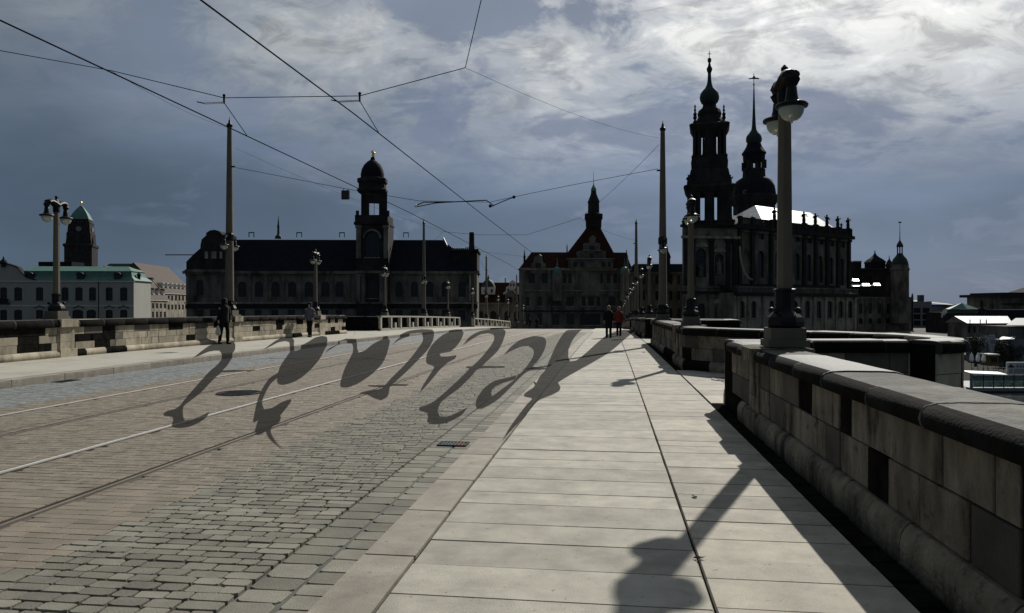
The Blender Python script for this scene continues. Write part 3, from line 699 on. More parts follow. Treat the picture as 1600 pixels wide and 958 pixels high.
# ------------------------------------------------------------------ lamps and masts
def lantern(root, dy, z, s=1.):
    """bell, disc shade and opal globe hanging on an arm end"""
    b = MB(); b.lathe([(.02, .30), (.03, .27), (.05, .25), (.062, .23), (.07, .14), (.085, .07), (.12, .045), (.185, .03), (.196, .012), (.19, -.012), (.15, -.02)], (0, 0, 0), 20)
    b.v = [(x * s, y * s + dy, v * s + z) for x, y, v in b.v]; sh = b.build('lamp_shade', M_iron, root, True)
    q = MB(); q.lathe([(.15, -.012), (.149, -.04), (.138, -.09), (.112, -.135), (.07, -.168), (.02, -.182)], (0, 0, 0), 20)
    q.v = [(x * s, y * s + dy, v * s + z) for x, y, v in q.v]; gl = q.build('globe', M_globe, root, True)
    k = MB(); k.ball((0, dy, z - .192 * s), .017 * s, 8, 6); k.build('globe_knob', M_steel, root, True)
def arm_bar(root, reach, z, w, s=1.):
    prof = [(-reach - .045, z - .12), (-reach - .05, z - .02), (-reach - .02, z + .035), (-reach * .5, z + .06), (-.09, z + .075), (-.07, z + .13), (.07, z + .13), (.09, z + .075), (reach * .5, z + .06), (reach + .02, z + .035), (reach + .05, z - .02), (reach + .045, z - .12),
            (reach - .04, z - .12), (reach - .06, z - .07), (reach * .5, z - .075), (.1, z - .12), (.08, z - .2), (-.08, z - .2), (-.1, z - .12), (-reach * .5, z - .075), (-reach + .06, z - .07), (-reach + .04, z - .12)]
    b = MB(); b.prism(prof, lambda p: (-w / 2, p[0], p[1]), lambda p: (w / 2, p[0], p[1])); return b
def make_lamp():
    t = empty('street_lamp')
    b = MB(); b.box(-.25, .25, -.25, .25, -.005, .085); b.box(-.215, .215, -.215, .215, .085, .235); b.build('stone_block', M_pole, t)
    b = MB(); b.lathe([(.20, .235), (.235, .26), (.24, .31), (.22, .37), (.17, .42), (.135, .45), (.125, .50), (.125, .69), (.14, .70), (.14, .725), (.10, .735)], (0, 0, 0), 8, R(22.5)); b.build('iron_base', M_iron, t)
    for sx in (-1, 1):
        for sy in (-1, 1):
            q = MB(); q.ball((sx * .135, sy * .135, .455), .042, 8, 6); q.build('base_ball', M_iron, t, True)
    b = MB(); b.lathe([(.098, .735), (.090, 1.8), (.078, 3.12)], (0, 0, 0), 8, R(22.5)); b.build('pole', M_pole, t)
    b = MB()
    for sy in (-1, 1): b.tube([(0, 0, 3.30), (0, sy * .12, 3.37), (0, sy * .24, 3.395), (0, sy * .33, 3.36), (0, sy * .375, 3.29), (0, sy * .375, 3.21)], [.085, .075, .068, .072, .066, .04], 12)
    b.v = [(x * 1.55, y, z) for x, y, z in b.v]
    b.lathe([(.02, 3.47), (.05, 3.45), (.075, 3.40), (.10, 3.30)], (0, 0, 0), 10)
    b.lathe([(.09, 3.10), (.095, 3.2), (.07, 3.42), (.04, 3.46), (.03, 3.49), (.045, 3.52), (.045, 3.55), (.01, 3.59)], (0, 0, 0), 10); b.build('arm', M_iron, t, True)
    for sy in (-1, 1): lantern(t, sy * .37, 2.96)
    return t
def make_mast():
    t = empty('catenary_mast')
    b = MB(); b.box(-.33, .33, -.33, .33, -.005, .06); b.box(-.27, .27, -.27, .27, .06, .24); b.build('stone_block', M_pole, t)
    b = MB(); b.lathe([(.26, .24), (.29, .27), (.29, .33), (.25, .40), (.22, .46), (.21, .58), (.225, .60), (.225, .63), (.18, .64)], (0, 0, 0), 8, R(22.5)); b.build('iron_base', M_iron, t)
    for sx in (-1, 1):
        for sy in (-1, 1):
            q = MB(); q.ball((sx * .18, sy * .18, .52), .055, 8, 6); q.build('base_ball', M_iron, t, True)
    b = MB(); b.lathe([(.178, .64), (.155, 3.3), (.125, 5.8), (.095, 8.0)], (0, 0, 0), 10); b.build('pole', M_pole, t, True)
    b = MB(); b.lathe([(.105, 7.98), (.125, 8.02), (.125, 8.08), (.07, 8.14), (.05, 8.18), (.045, 8.26), (.02, 8.30), (.012, 8.40)], (0, 0, 0), 10); b.build('finial', M_iron, t, True)
    b = arm_bar(t, .44, 3.36, .13); b.lathe([(.17, 3.18), (.19, 3.22), (.19, 3.44), (.16, 3.50)], (0, 0, 0), 10); b.build('lamp_bracket', M_iron, t)
    b = MB(); b.box(-.02, .25, -.03, .03, 6.28, 6.34); b.build('wire_clamp', M_iron, t)
    for sy in (-1, 1): lantern(t, sy * .45, 2.96)
    return t
lamp0, mast0 = make_lamp(), make_mast()
used = set()
def place(proto, x, y, z, label, cat, group, rz=0.):
    if proto.name in used: o = copy_tree(proto)
    else: o = proto; used.add(proto.name)
    o.location = (x, y, z); o.rotation_euler = (0, 0, rz); tag(o, label, cat, group); return o
GL, GM = 'twin lamps along the bridge', 'tall overhead line masts along the bridge'
XC_R, XC_L = 2.21, XLP - .32
for y, lab in ((9.85, 'large twin globe lamp on the near parapet at the right'), (20.9, 'twin globe lamp on the second parapet, left of the large near one'), (42.6, 'small twin lamp just left of the tall right mast'), (53., 'twin lamp right of the farther right mast'),
               (74., 'tiny twin lamp at the right beside the farther mast'), (84.5, 'tiny twin lamp in the right row, second beyond the farther mast'), (106., 'distant twin lamp near the end of the right row'), (117., 'last twin lamp of the right row')):
    place(lamp0, XC_R, y, g(y) + COPZ + .012, lab, 'street lamp', GL)
for y, lab in ((31.9, 'tall mast with two lamps rising right of the two walkers'), (63.8, 'second tall mast of the right row, thinner and farther'), (95.5, 'third mast of the right row seen between the lamps'), (127., 'farthest mast of the right row')):
    place(mast0, XC_R, y, g(y) + COPZ + .012, lab, 'mast', GM, R(180))
for y, lab in ((19.65, 'twin lamp at far left in front of the white building'), (38.8, 'twin lamp behind the person in the grey jacket'), (51.4, 'twin lamp on the pale railing left of the second left mast'), (72.2, 'twin lamp right of the second left mast'), (85.5, 'small twin lamp at the start of the farther railing'),
               (105.5, 'small twin lamp right of the third left mast'), (116., 'smaller twin lamp before the red roofed house'), (137., 'farthest twin lamp of the left row')):
    place(lamp0, XC_L, y, g(y) + zl + COPZ + (.045 if y < 43 else .012), lab, 'street lamp', GL)
for y, lab in ((29.55, 'tall mast with two lamps beside the person in black'), (62.6, 'second tall mast of the left row on the pale railing'), (95.3, 'third mast of the left row in front of the green dome'), (127., 'farthest mast of the left row')):
    place(mast0, XC_L, y, g(y) + zl + COPZ + (.045 if y < 43 else .012), lab, 'mast', GM)

# ------------------------------------------------------------------ overhead wires
def wire(name, pts, r, label, cat='wire', group=None, sag=0., m=None):
    P = []
    for i in range(len(pts) - 1):
        a, b = Vector(pts[i]), Vector(pts[i + 1]); n = 6
        for k in range(n):
            q = a.lerp(b, k / n); q.z -= sag * (a - b).length * 4 * (k / n) * (1 - k / n); P.append(q)
    P.append(Vector(pts[-1])); b = MB(); b.tube(P, r, 5); o = b.build(name, m or M_wire, None, True)
    tag(o, label, cat, group); return o
def contact(X, zs):
    return [(X + dx, Y, z) for Y, z, dx in zs]
cw = lambda Y: 5.68 + g(Y) - .09
GW = 'overhead line wires'
wire('contact_wire', [(-5.35, -6, cw(0)), (-5.30, 15, cw(15)), (-5.45, 30.5, cw(30.5)), (-5.3, 62, cw(62)), (-5.4, 95, cw(95)), (-5.3, 150, cw(150))], .013, 'contact wire over the nearer track running from top left of centre into the distance', 'wire', GW)
wire('contact_wire', [(-8.45, -6, cw(0)), (-8.50, 15, cw(15)), (-8.40, 30.5, cw(30.5)), (-8.5, 62, cw(62)), (-8.4, 95, cw(95)), (-8.5, 150, cw(150))], .013, 'contact wire over the farther track entering at the upper left edge', 'wire', GW)
YW = 14.9
A1 = atY(172, 110, YW); A2 = atY(350, 153, YW); A3 = atY(562, 150, YW); A4 = atY(727, 106, YW)
wire('span_wire', [A1, A2, A3, A4], .009, 'nearest cross wire over both tracks at the top', 'wire', GW)
wire('bridle_wire', [A1, (-15.7, 29.4, 9.05)], .004, 'faint bridle wire from the nearest cross wire to the tall left mast', 'wire', GW, .01)
wire('bridle_wire', [A1, (-15.9, -1.5, 4.6)], .008, 'bridle wire leaving the frame at the left edge', 'wire', GW)
wire('bridle_wire', [A4, (2.05, 31.8, 8.7)], .004, 'faint bridle wire from the nearest cross wire to the tall right mast', 'wire', GW, .012)
wire('bridle_wire', [A4, (2.1, -1.5, 8.6)], .008, 'bridle wire leaving the frame at the top edge', 'wire', GW)
def rod(name, a, b, r, label, m, cat='rod', group=None):
    q = MB(); q.tube([a, Vector(a).lerp(Vector(b), .5), b], r, 6); o = q.build(name, m, None, True); tag(o, label, cat, group)
for A, X, lab in ((A2, -8.5, 'farther'), (A3, -5.3, 'nearer')):
    t = empty('steady_arm', A); tag(t, 'bright steady arm hanging from the nearest cross wire over the %s track' % lab, 'steady arm', 'steady arms of the nearest cross wire')
    c = Vector((X, YW - .3, cw(YW) + .02))
    q = MB(); q.tube([(0, 0, .05), (0, 0, -.12)], .02, 6); q.build('hanger', M_wire, t)
    q = MB(); q.tube([(0, 0, -.1), (-.46, .05, -.09)], .02, 6); q.build('tube', M_steel, t)
    q = MB(); q.tube([(-.46, .05, -.09), (-.62, .0, -.06)], .012, 5); q.build('clamp_rod', M_wire, t)
    q = MB(); q.ball((0, 0, .05), .035, 6, 5); q.build('clamp', M_wire, t)
    q = MB(); w = Vector((X, YW + 1.7, cw(YW + 1.7))) - A; q.tube([(0, 0, -.1), w * .5 + Vector((0, 0, -.05)), w], .009, 5); q.build('stay_wire', M_wire, t)
# cross wire at the tall masts
YM = 30.6
S0 = Vector((-15.7, 29.6, atY(362, 262, 29.6).z)); pts = [S0] + [atY(px, py, YM) for px, py in ((545, 296), (655, 314), (765, 316), (830, 302), (905, 287))] + [Vector((2.0, 31.9, atY(1030, 264, 31.9).z))]
wire('span_wire', pts, .010, 'cross wire strung between the two tall masts', 'wire', GW)
t = empty('pull_off_frame', atY(710, 317, YM)); tag(t, 'double tube arm hanging under the middle of the cross wire between tall masts', 'steady arm')
def rel(px, py, dy=0.): return atY(px, py, YM + dy) - Vector(t.location)
q = MB(); q.tube([rel(648, 322), rel(662, 316), rel(700, 316), rel(760, 313), rel(772, 322)], .024, 6); q.build('upper_tube', M_wire, t, True)
q = MB(); q.tube([rel(652, 323), rel(680, 317.5), rel(700, 316)], .02, 6); q.build('lower_tube', M_wire, t, True)
q = MB(); q.tube([rel(765, 324), rel(785, 315), rel(803, 308)], .02, 6); q.build('side_tube', M_wire, t, True)
for px, py in ((650, 322), (766, 322), (803, 308)):
    q = MB(); q.ball(rel(px, py), .07, 6, 5); q.build('clamp', M_steel if px == 650 else M_wire, t)
t = empty('hanging_sign', atY(540, 297, YM)); tag(t, 'small dark square box hanging from the cross wire beside the gold topped tower', 'sign')
q = MB(); q.box(-.17, .17, -.06, .06, -.40, -.02); q.build('box', M_black, t); q = MB(); q.box(-.14, .14, -.066, -.058, -.37, -.05); q.build('face_plate', mat('dark_plate', (.02, .02, .022), .5), t)
q = MB(); q.tube([(-.1, 0, -.02), (-.1, 0, .06)], .012, 5); q.tube([(.1, 0, -.02), (.1, 0, .06)], .012, 5); q.build('hook', M_wire, t)
YF = 46.6
C1, C4 = atY(692, 362, YF), atY(905, 341, YF)
wire('span_wire', [C1] + [atY(px, py, YF) for px, py in ((748, 367), (823, 367))] + [C4], .010, 'middle cross wire hanging level above the crest, left of the gatehouse lantern', 'wire', GW)
wire('bridle_wire', [C4, (2.05, 31.8, atY(1028, 226, 31.8).z)], .008, 'bridle wire slanting up from the middle cross wire to the tall right mast', 'wire', GW, .01)
wire('bridle_wire', [C4, (2.05, 63.8, atY(992, 375, 63.8).z)], .007, 'short bridle wire from the middle cross wire to the second right mast', 'wire', GW, .01)
wire('bridle_wire', [C1, (-15.7, 62.6, 7.0)], .007, 'short bridle wire from the middle cross wire to the second left mast', 'wire', GW, .01)
wire('bridle_wire', [C1, (-15.7, 29.6, atY(362, 232, 29.6).z)], .005, 'faint bridle wire from the tall left mast across the palace tower', 'wire', GW, .01)
YF = 95.
wire('span_wire', [Vector((-15.7, 95.3, 5.8))] + [atY(px, py, YF) for px, py in ((740, 392), (820, 401), (900, 395))] + [Vector((2.0, 95.5, 5.8))], .011, 'farthest faint cross wire above the distant railing', 'wire', GW)

# ------------------------------------------------------------------ people
def skin_mesh(name, verts, edges, radii, m, parent, sub=2):
    me = bpy.data.meshes.new(name); me.from_pydata(verts, edges, []); me.update()
    o = link_mesh(name, me, m, parent)
    md = o.modifiers.new('skin', 'SKIN'); md.use_smooth_shade = True
    lay = me.skin_vertices[0].data if me.skin_vertices else None
    if lay is None:
        bm = bmesh.new(); bm.from_mesh(me); bm.verts.layers.skin.verify(); bm.to_mesh(me); bm.free(); lay = me.skin_vertices[0].data
    for i, r in enumerate(radii): lay[i].radius = (r if isinstance(r, tuple) else (r, r)); lay[i].use_root = (i == 0)
    s = o.modifiers.new('sub', 'SUBSURF'); s.levels = sub; s.render_levels = sub
    return o
def person(label, loc, rz, h, coat, trousers, hair, coat_len, stride=.18, arms='down', hood=None, hat=False, bag=False, lean=.0):
    t = empty('person', loc, rz); t.scale = (h / 1.72,) * 3; tag(t, label, 'person')
    V = []; E = []; Rr = []
    def add(p, r, par=None):
        V.append(p); Rr.append(r); i = len(V) - 1
        if par is not None: E.append((par, i))
        return i
    pel = add((0, 0, .94), (.135, .10)); ab = add((0, 0, 1.10), (.125, .095), pel); ch = add((0, -lean * .4, 1.32), (.145, .105), ab); nk = add((0, -lean * .7, 1.475), .055, ch)
    hd = add((0, -lean - .008, 1.545), (.066, .075), nk); hm = add((0, -lean - .012, 1.625), (.078, .092), hd); add((0, -lean - .004, 1.69), (.052, .062), hm); add((0, -lean - .112, 1.60), .012, hm)
    wr = {}; leg = {}
    for s in (-1, 1):
        sh = add((s * .165, -lean * .5, 1.41), .055, ch)
        if arms == 'pocket': el, w = (s * .255, .06, 1.16), (s * .185, -.09, .98)
        elif arms == 'fwd': el, w = (s * .22, .0, 1.16), (s * .12, -.20, 1.12)
        else: el, w = (s * .225, .03 * s, 1.15), (s * .235, -.03 - .10 * s * stride * 3, .92)
        e = add(el, .030, sh); wi = add(w, .026, e)
        hn = add((w[0], w[1] - .015, w[2] - .07), (.034, .018), wi); wr[s] = (sh, el, w)
        for k in range(4): 
            f1 = add((w[0] + (k - 1.5) * .017, w[1] - .03, w[2] - .115 + abs(k - 1.3) * .006), .0085, hn); add((w[0] + (k - 1.5) * .017, w[1] - .045, w[2] - .15 + abs(k - 1.3) * .01), .0075, f1)
        th_ = add((w[0] - s * .035, w[1] - .035, w[2] - .07), .0095, wi); add((w[0] - s * .038, w[1] - .05, w[2] - .10), .008, th_)
        dy = s * stride
        hp = add((s * .088, 0, .87), .085, pel); kn = add((s * .09, -.03 - dy * .55, .49), .058, hp); an = add((s * .09, .02 - dy, .09), .038, kn); add((s * .10, -.12 - dy, .035), (.038, .026), an); leg[s] = ((s * .088, 0, .88), (s * .09, -.03 - dy * .55, .49), (s * .09, .02 - dy, .09))
    skin_mesh('body', V, E, Rr, M_skin, t)
    q = MB(); q.lathe([(.135, 1.02), (.15, .94), (.155, .86)], (0, 0, 0), 12, 0, 1, .75)
    for s in (-1, 1):
        a, k, n = leg[s]; q.tube([a, ((a[0]+k[0])/2, (a[1]+k[1])/2, (a[2]+k[2])/2), k, ((k[0]+n[0])/2, (k[1]+n[1])/2 + .01, (k[2]+n[2])/2), (n[0], n[1], .07)], [.098, .088, .072, .07, .062], 10)
    q.build('trousers', trousers, t, True)
    for s in (-1, 1):
        n = leg[s][2]; q = MB(); q.lathe([(.055, .0), (.062, .02), (.055, .06), (.045, .12)], (n[0], n[1] + .005, 0), 10); q.lathe([(.9, .0), (1., .02), (.85, .055), (.3, .075)], (n[0] + s * .008, n[1] - .08, 0), 10, 0, .048, .105); q.build('shoe', M_black, t, True)
    q = MB(); bot = coat_len
    q.lathe([(.205 + (.95 - bot) * .05, bot), (.205, (bot + 1.0) / 2), (.18, 1.02), (.178, 1.12), (.195, 1.25), (.205, 1.36), (.185, 1.43), (.12, 1.475), (.085, 1.50)], (0, -lean * .3, 0), 16, 0, 1., .72)
    for s in (-1, 1):
        sh, el, w = wr[s]; p0 = (s * .15, -lean * .5, 1.40); q.tube([p0, ((p0[0] + el[0]) / 2 + s * .015, (p0[1] + el[1]) / 2, (p0[2] + el[2]) / 2), el, w], [.082, .075, .065, .05], 10)
    q.build('coat', coat, t, True)
    q = MB()
    if hood: q.lathe([(.10, 1.49), (.115, 1.56), (.12, 1.63), (.105, 1.70), (.06, 1.745), (.01, 1.755)], (0, .015 - lean, 0), 14); q.build('hood', hood, t, True)
    else:
        q.lathe([(.085, 1.47), (.098, 1.55), (.103, 1.62), (.097, 1.68), (.062, 1.725), (.01, 1.738)], (0, .028 - lean, 0), 14); q.build('hair', hair, t, True)
    if hat:
        q = MB(); q.lathe([(.104, 1.655), (.108, 1.68), (.095, 1.735), (.05, 1.765), (.005, 1.77)], (0, -lean, 0), 14); q.build('cap', M_black, t, True)
    if bag:
        q = MB(); q.lathe([(.02, .72), (.06, .66), (.13, .50), (.14, .40), (.10, .34), (.03, .33)], (-.26, -.02, 0), 10, 0, .6, 1.); q.build('carrier_bag', mat('white_plastic_bag', (.55, .56, .52), .4, .1, 9.), t, True)
    return t
def standat(px, py_feet, d):
    p = atw(px, py_feet, d); return (p.x, p.y, ground(p.x, p.y) + (.002 if p.x > XK else .004))
person('walker in a long black coat seen from behind on the pavement', standat(951, 527, 40.0), R(180) + .05, 1.74, M_black, M_navy, M_hair2, .52, .17)
person('walker in a red jacket seen from behind beside the one in black', standat(967, 519, 43.5), R(180) - .05, 1.70, M_red, M_navy, M_hair2, .80, .08, hood=mat('grey_hood', (.22, .12, .10), .8))
person('person in black holding a pale bag by the tall left mast', standat(350, 536, 29.6), R(60), 1.80, M_black, M_black, M_hair,   .82, .14, hood=M_black, bag=True, lean=.03)
person('person in an open grey jacket and dark cap walking along the far parapet', standat(484, 523, 37.6), R(-5), 1.72, M_grey, M_navy, M_hair, .86, .10, arms='pocket', hat=True)
person('tiny dark figure on the crest left of the gatehouse', standat(828, 513, 110.), R(180), 1.72, M_black, M_navy, M_hair, .8, .1)
person('tiny dark figure on the crest right of the other one', standat(839, 513, 112.), R(170), 1.74, M_black, M_navy, M_hair, .6, .1)

# ------------------------------------------------------------------ dry leaves on the slabs
M_leaf = mat('dry_leaf', (.045, .032, .02), .8, .3, 30.)
for px, py, d, lab in ((1085, 777, 6.2, 'dry dark leaf on the slabs left of the lamp shadow'), (1092, 873, 4.7, 'dry dark leaf on the long joint beside the lamp shadow'), (1006, 551, 24.5, 'dark leaf lying beyond the bay on the pavement')):
    p = atw(px, py, d); a = (px - 800) / F; dd = d
    for _ in range(30):
        p = atw(px, py, dd); e = p.z - (g(p.y) + .004); dd += e / max(.02, (py - 479) / F) * .8
    q = MB(); s_ = .028 if d < 10 else .06
    q.v = [(-1.4 * s_, 0, .004), (-.5 * s_, .6 * s_, .5 * s_), (.6 * s_, .5 * s_, .35 * s_), (1.5 * s_, 0, .6 * s_), (.6 * s_, -.5 * s_, .3 * s_), (-.5 * s_, -.6 * s_, .45 * s_), (0, 0, .05 * s_)]
    q.f = [(0, 6, 1), (1, 6, 2), (2, 6, 3), (3, 6, 4), (4, 6, 5), (5, 6, 0)]
    o = q.build('dry_leaf', M_leaf); o.location = (p.x, p.y, g(p.y) + .003); o.rotation_euler = (0, 0, px % 3); tag(o, lab, 'leaf', 'dry leaves on the pavement')

# ------------------------------------------------------------------ buildings
ZC = -9.0
class Bld:
    def __init__(s, name, label, px, d, cat='building', group=None, zb=ZC):
        v = at(px, 479, d); s.base = (v.x, d, zb); s.d = d
        s.e = empty(name, cam2w(v.x, d, zb), TH); tag(s.e, label, cat, group)
    def part(s, name, mb, m, parent=None, smooth=False): return mb.build(name, m, parent or s.e, smooth, s.base)
    def Z(s, py, d=None): return EYE + (479 - py) / F * (d or s.d)
    def X(s, px, d=None): return (px - 800) / F * (d or s.d)
    def lathe(s, name, px, prof, m, n=8, rot=None, d=None, sm=False, parent=None, sy=1.):
        """profile in photo pixels (half width, row) at depth d"""
        d = d or s.d; k = d / F; f = 1.0 / math.cos(math.pi / n) if n <= 8 else 1.
        b = MB(); b.lathe([(hw * k * f, EYE + (479 - py) * k) for hw, py in prof], (s.X(px, d), d, 0), n, math.pi / n if rot is None else rot, 1, sy)
        return s.part(name, b, m, parent, sm)
    def bx(s, name, px0, px1, py0, py1, dep, thick, m, parent=None):
        b = MB(); b.box(s.X(px0, dep), s.X(px1, dep), dep, dep + thick, s.Z(py1, dep), s.Z(py0, dep)); return s.part(name, b, m, parent)
class Fac:
    """wall plane between two plan points given by photo column and depth"""
    def __init__(s, B, pxa, da, pxb, db):
        s.B = B; s.a = Vector(((pxa - 800) / F * da, da)); s.b = Vector(((pxb - 800) / F * db, db)); s.L = (s.b - s.a).length; s.d = (s.b - s.a) / s.L; s.n = Vector((-s.d.y, s.d.x))
    def T(s, u, w, z): p = s.a + s.d * u + s.n * w; return (p.x, p.y, z)
    def u(s, px):
        k = (px - 800) / F; return (k * s.a.y - s.a.x) / (s.d.x - k * s.d.y)
    def z(s, px, py): dd = s.a.y + s.d.y * s.u(px); return EYE + (479 - py) / F * dd
    def wall(s, m, z0, z1, wins=(), thick=.6, pane=M_pane, frame=M_frame, rec=.32, bars=True, sill=None, hood=None, name='wall'):
        """wins: (px0, px1, py0, py1, arch)"""
        op = []
        for px0, px1, py0, py1, arch in wins:
            pc = (px0 + px1) / 2; op.append((s.u(px0), s.u(px1), max(s.z(pc, py1), z0 + .05), s.z(pc, py0), arch))
        us = sorted({0., s.L} | {round(v, 4) for o in op for v in o[:2]}); zs = sorted({z0, z1} | {round(v, 4) for o in op for v in o[2:4]})
        b = MB()
        for i in range(len(us) - 1):
            um = (us[i] + us[i+1]) / 2; run = None
            for j in range(len(zs) - 1):
                zm = (zs[j] + zs[j+1]) / 2; hole = any(o[0] < um < o[1] and o[2] < zm < o[3] for o in op)
                if not hole and run is None: run = zs[j]
                if run is not None and (hole or j == len(zs) - 2):
                    top = zs[j] if hole else zs[j+1]
                    if us[i+1] - us[i] > .004: b.box(us[i], us[i+1], 0, thick, run, top, s.T)
                    run = None
        for u0, u1, a0, a1, arch in op:
            if arch:
                r = (u1 - u0) / 2; c = (u0 + u1) / 2; h = min(r * (1 if arch == 1 else .45), (a1 - a0) * .5); n = 5
                for sg in (-1, 1):
                    arc = [(c + sg * r * math.cos(math.pi / 2 * k / n), a1 - h + h * math.sin(math.pi / 2 * k / n)) for k in range(n + 1)]
                    pg = arc + [(c + sg * r, a1)]
                    b.prism(pg, lambda p: s.T(p[0], .02, p[1]), lambda p: s.T(p[0], thick - .02, p[1]))
        s.B.part(name, b, m)
        for u0, u1, a0, a1, arch in op:
            q = MB(); q.box(u0, u1, rec, rec + .06, a0, a1, s.T); w = s.B.part('window', q, pane)
            if bars:
                f = MB(); t = min(.13, (u1 - u0) * .1); c = (u0 + u1) / 2
                f.box(u0, u0 + t, rec - .08, rec - .002, a0, a1, s.T); f.box(u1 - t, u1, rec - .08, rec - .002, a0, a1, s.T); f.box(u0 + t, u1 - t, rec - .08, rec - .002, a0, a0 + t, s.T)
                f.box(u0 + t, u1 - t, rec - .08, rec - .002, a1 - t, a1, s.T); f.box(c - t / 2, c + t / 2, rec - .07, rec - .003, a0 + t, a1 - t, s.T); zz = a0 + (a1 - a0) * .62; f.box(u0 + t, u1 - t, rec - .06, rec - .004, zz - t / 2, zz + t / 2, s.T)
                s.B.part('frame', f, frame, w)
            if sill is not None:
                f = MB(); f.box(u0 - .25, u1 + .25, -.18, .03, a0 - .28, a0 - .02, s.T); s.B.part('sill', f, sill, w)
            if hood is not None:
                f = MB(); c = (u0 + u1) / 2; hw = (u1 - u0) / 2 + .35
                pg = [(c - hw, a1 + .25), (c + hw, a1 + .25), (c + hw, a1 + .5), (c, a1 + .5 + hw * .55), (c - hw, a1 + .5)]
                f.prism(pg, lambda p: s.T(p[0], -.3, p[1]), lambda p: s.T(p[0], .02, p[1])); s.B.part('window_hood', f, hood, w)
    def band(s, name, m, z0, z1, proud=.4, u0=None, u1=None):
        b = MB(); b.box(-proud if u0 is None else u0, s.L + proud if u1 is None else u1, -proud, .01, z0, z1, s.T); return s.B.part(name, b, m)
    def pil(s, m, pxs, w, z0, z1, proud=.35, name='pilaster'):
        for px in pxs:
            u = s.u(px); b = MB(); b.box(u - w / 2, u + w / 2, -proud, .01, z0, z1, s.T); b.box(u - w * .65, u + w * .65, -proud * 1.4, .008, z1 - w * .6, z1 - .01, s.T); s.B.part(name, b, m)
    def block(s, m, z0, z1, depth, name='side_wall', w0=.605):
        b = MB(); b.box(.01, s.L - .01, w0, depth, z0, z1 - .02, s.T); return s.B.part(name, b, m)
    def roof(s, m, z0, z1, depth, hl=0., hr=0., over=.6, name='roof', u0=0., u1=None, ridge=.5):
        u1 = s.L if u1 is None else u1; b = MB()
        e = [(u0 - over, -over, z0), (u1 + over, -over, z0), (u1 + over, depth + over, z0), (u0 - over, depth + over, z0)]; r = [(u0 + hl, depth * ridge, z1), (u1 - hr, depth * ridge, z1)]
        P = [s.T(*p) for p in e + r]; b.v = P; b.f = [(0, 1, 5, 4), (2, 3, 4, 5), (1, 2, 5), (3, 0, 4), (3, 2, 1, 0)]
        return s.B.part(name, b, m)
def statue(B, px, py_base, d, h, m=M_facd, parent=None, name='statue'):
    k = d / F; x, z = B.X(px, d), B.Z(py_base, d); hh = h * k; b = MB()
    b.lathe([(.20, 0), (.20, .08), (.13, .09), (.15, .30), (.12, .55), (.15, .72), (.13, .80), (.06, .84), (.05, .86), (.085, .91), (.08, .97), (.02, 1.0)], (0, 0, 0), 8, 0, 1, .8)
    r_ = random.Random(int(px * 7)); sg = r_.choice((-1, 1))
    b.tube([(.12, 0, .76), (.21, -.05, .62), (.13, -.12, .56)], .045, 5); b.tube([(-.12, 0, .76), (-.19, -.05, .66 + r_.uniform(-.05, .16)), (-.17 - r_.uniform(0, .08), -.08, .60 + r_.uniform(-.05, .3))], .04, 5); b.v = [(sg * a, c, e) for a, c, e in b.v]
    b.v = [(x + a * hh, d + c * hh, z + e * hh) for a, c, e in b.v]; return B.part(name, b, m, parent, True)

# ---- white baroque building with green mansard roof, far left
B = Bld('baroque_building', 'long white baroque building with green mansard roof at the far left', 100, 265)
f = Fac(B, -60, 262, 209, 265)
w1 = [(a, b_, 449, 470, 2) for a, b_ in ((-45, -32), (-20, -8), (0, 11), (22, 34.5), (56, 67.5), (96, 107), (117.5, 129), (139, 150), (165, 176), (187.5, 199))]
w2 = [(a, b_, 484, 504, 2) for a, b_ in ((-45, -32), (-20, -8), (0, 11), (22, 34.5), (56, 67.5), (96, 107), (113, 130), (135, 150), (165, 176), (187.5, 199))]
zt = B.Z(438.5)
f.wall(M_plaster, ZC, zt, w1 + w2, sill=M_plaster)
f.block(M_plaster, ZC, zt, 14); f.band('eaves_cornice', M_trim, zt - .5, zt, .35); f.band('string_course', M_trim, B.Z(478.5), B.Z(477), .12)
for a, b_ in ((56, 67.5), (117.5, 129), (165, 176), (187.5, 199)):
    u0, u1 = f.u(a), f.u(b_); q = MB(); c = (u0 + u1) / 2; hw = (u1 - u0) * .75; z = B.Z(482)
    q.prism([(c - hw, z), (c - hw * .6, z + .25), (c, z + .8), (c + hw * .6, z + .25), (c + hw, z), (c + hw, z + .3), (c + hw * .6, z + .55), (c, z + 1.15), (c - hw * .6, z + .55), (c - hw, z + .3)], lambda p: f.T(p[0], -.25, p[1]), lambda p: f.T(p[0], .01, p[1])); B.part('window_hood', q, M_frame)
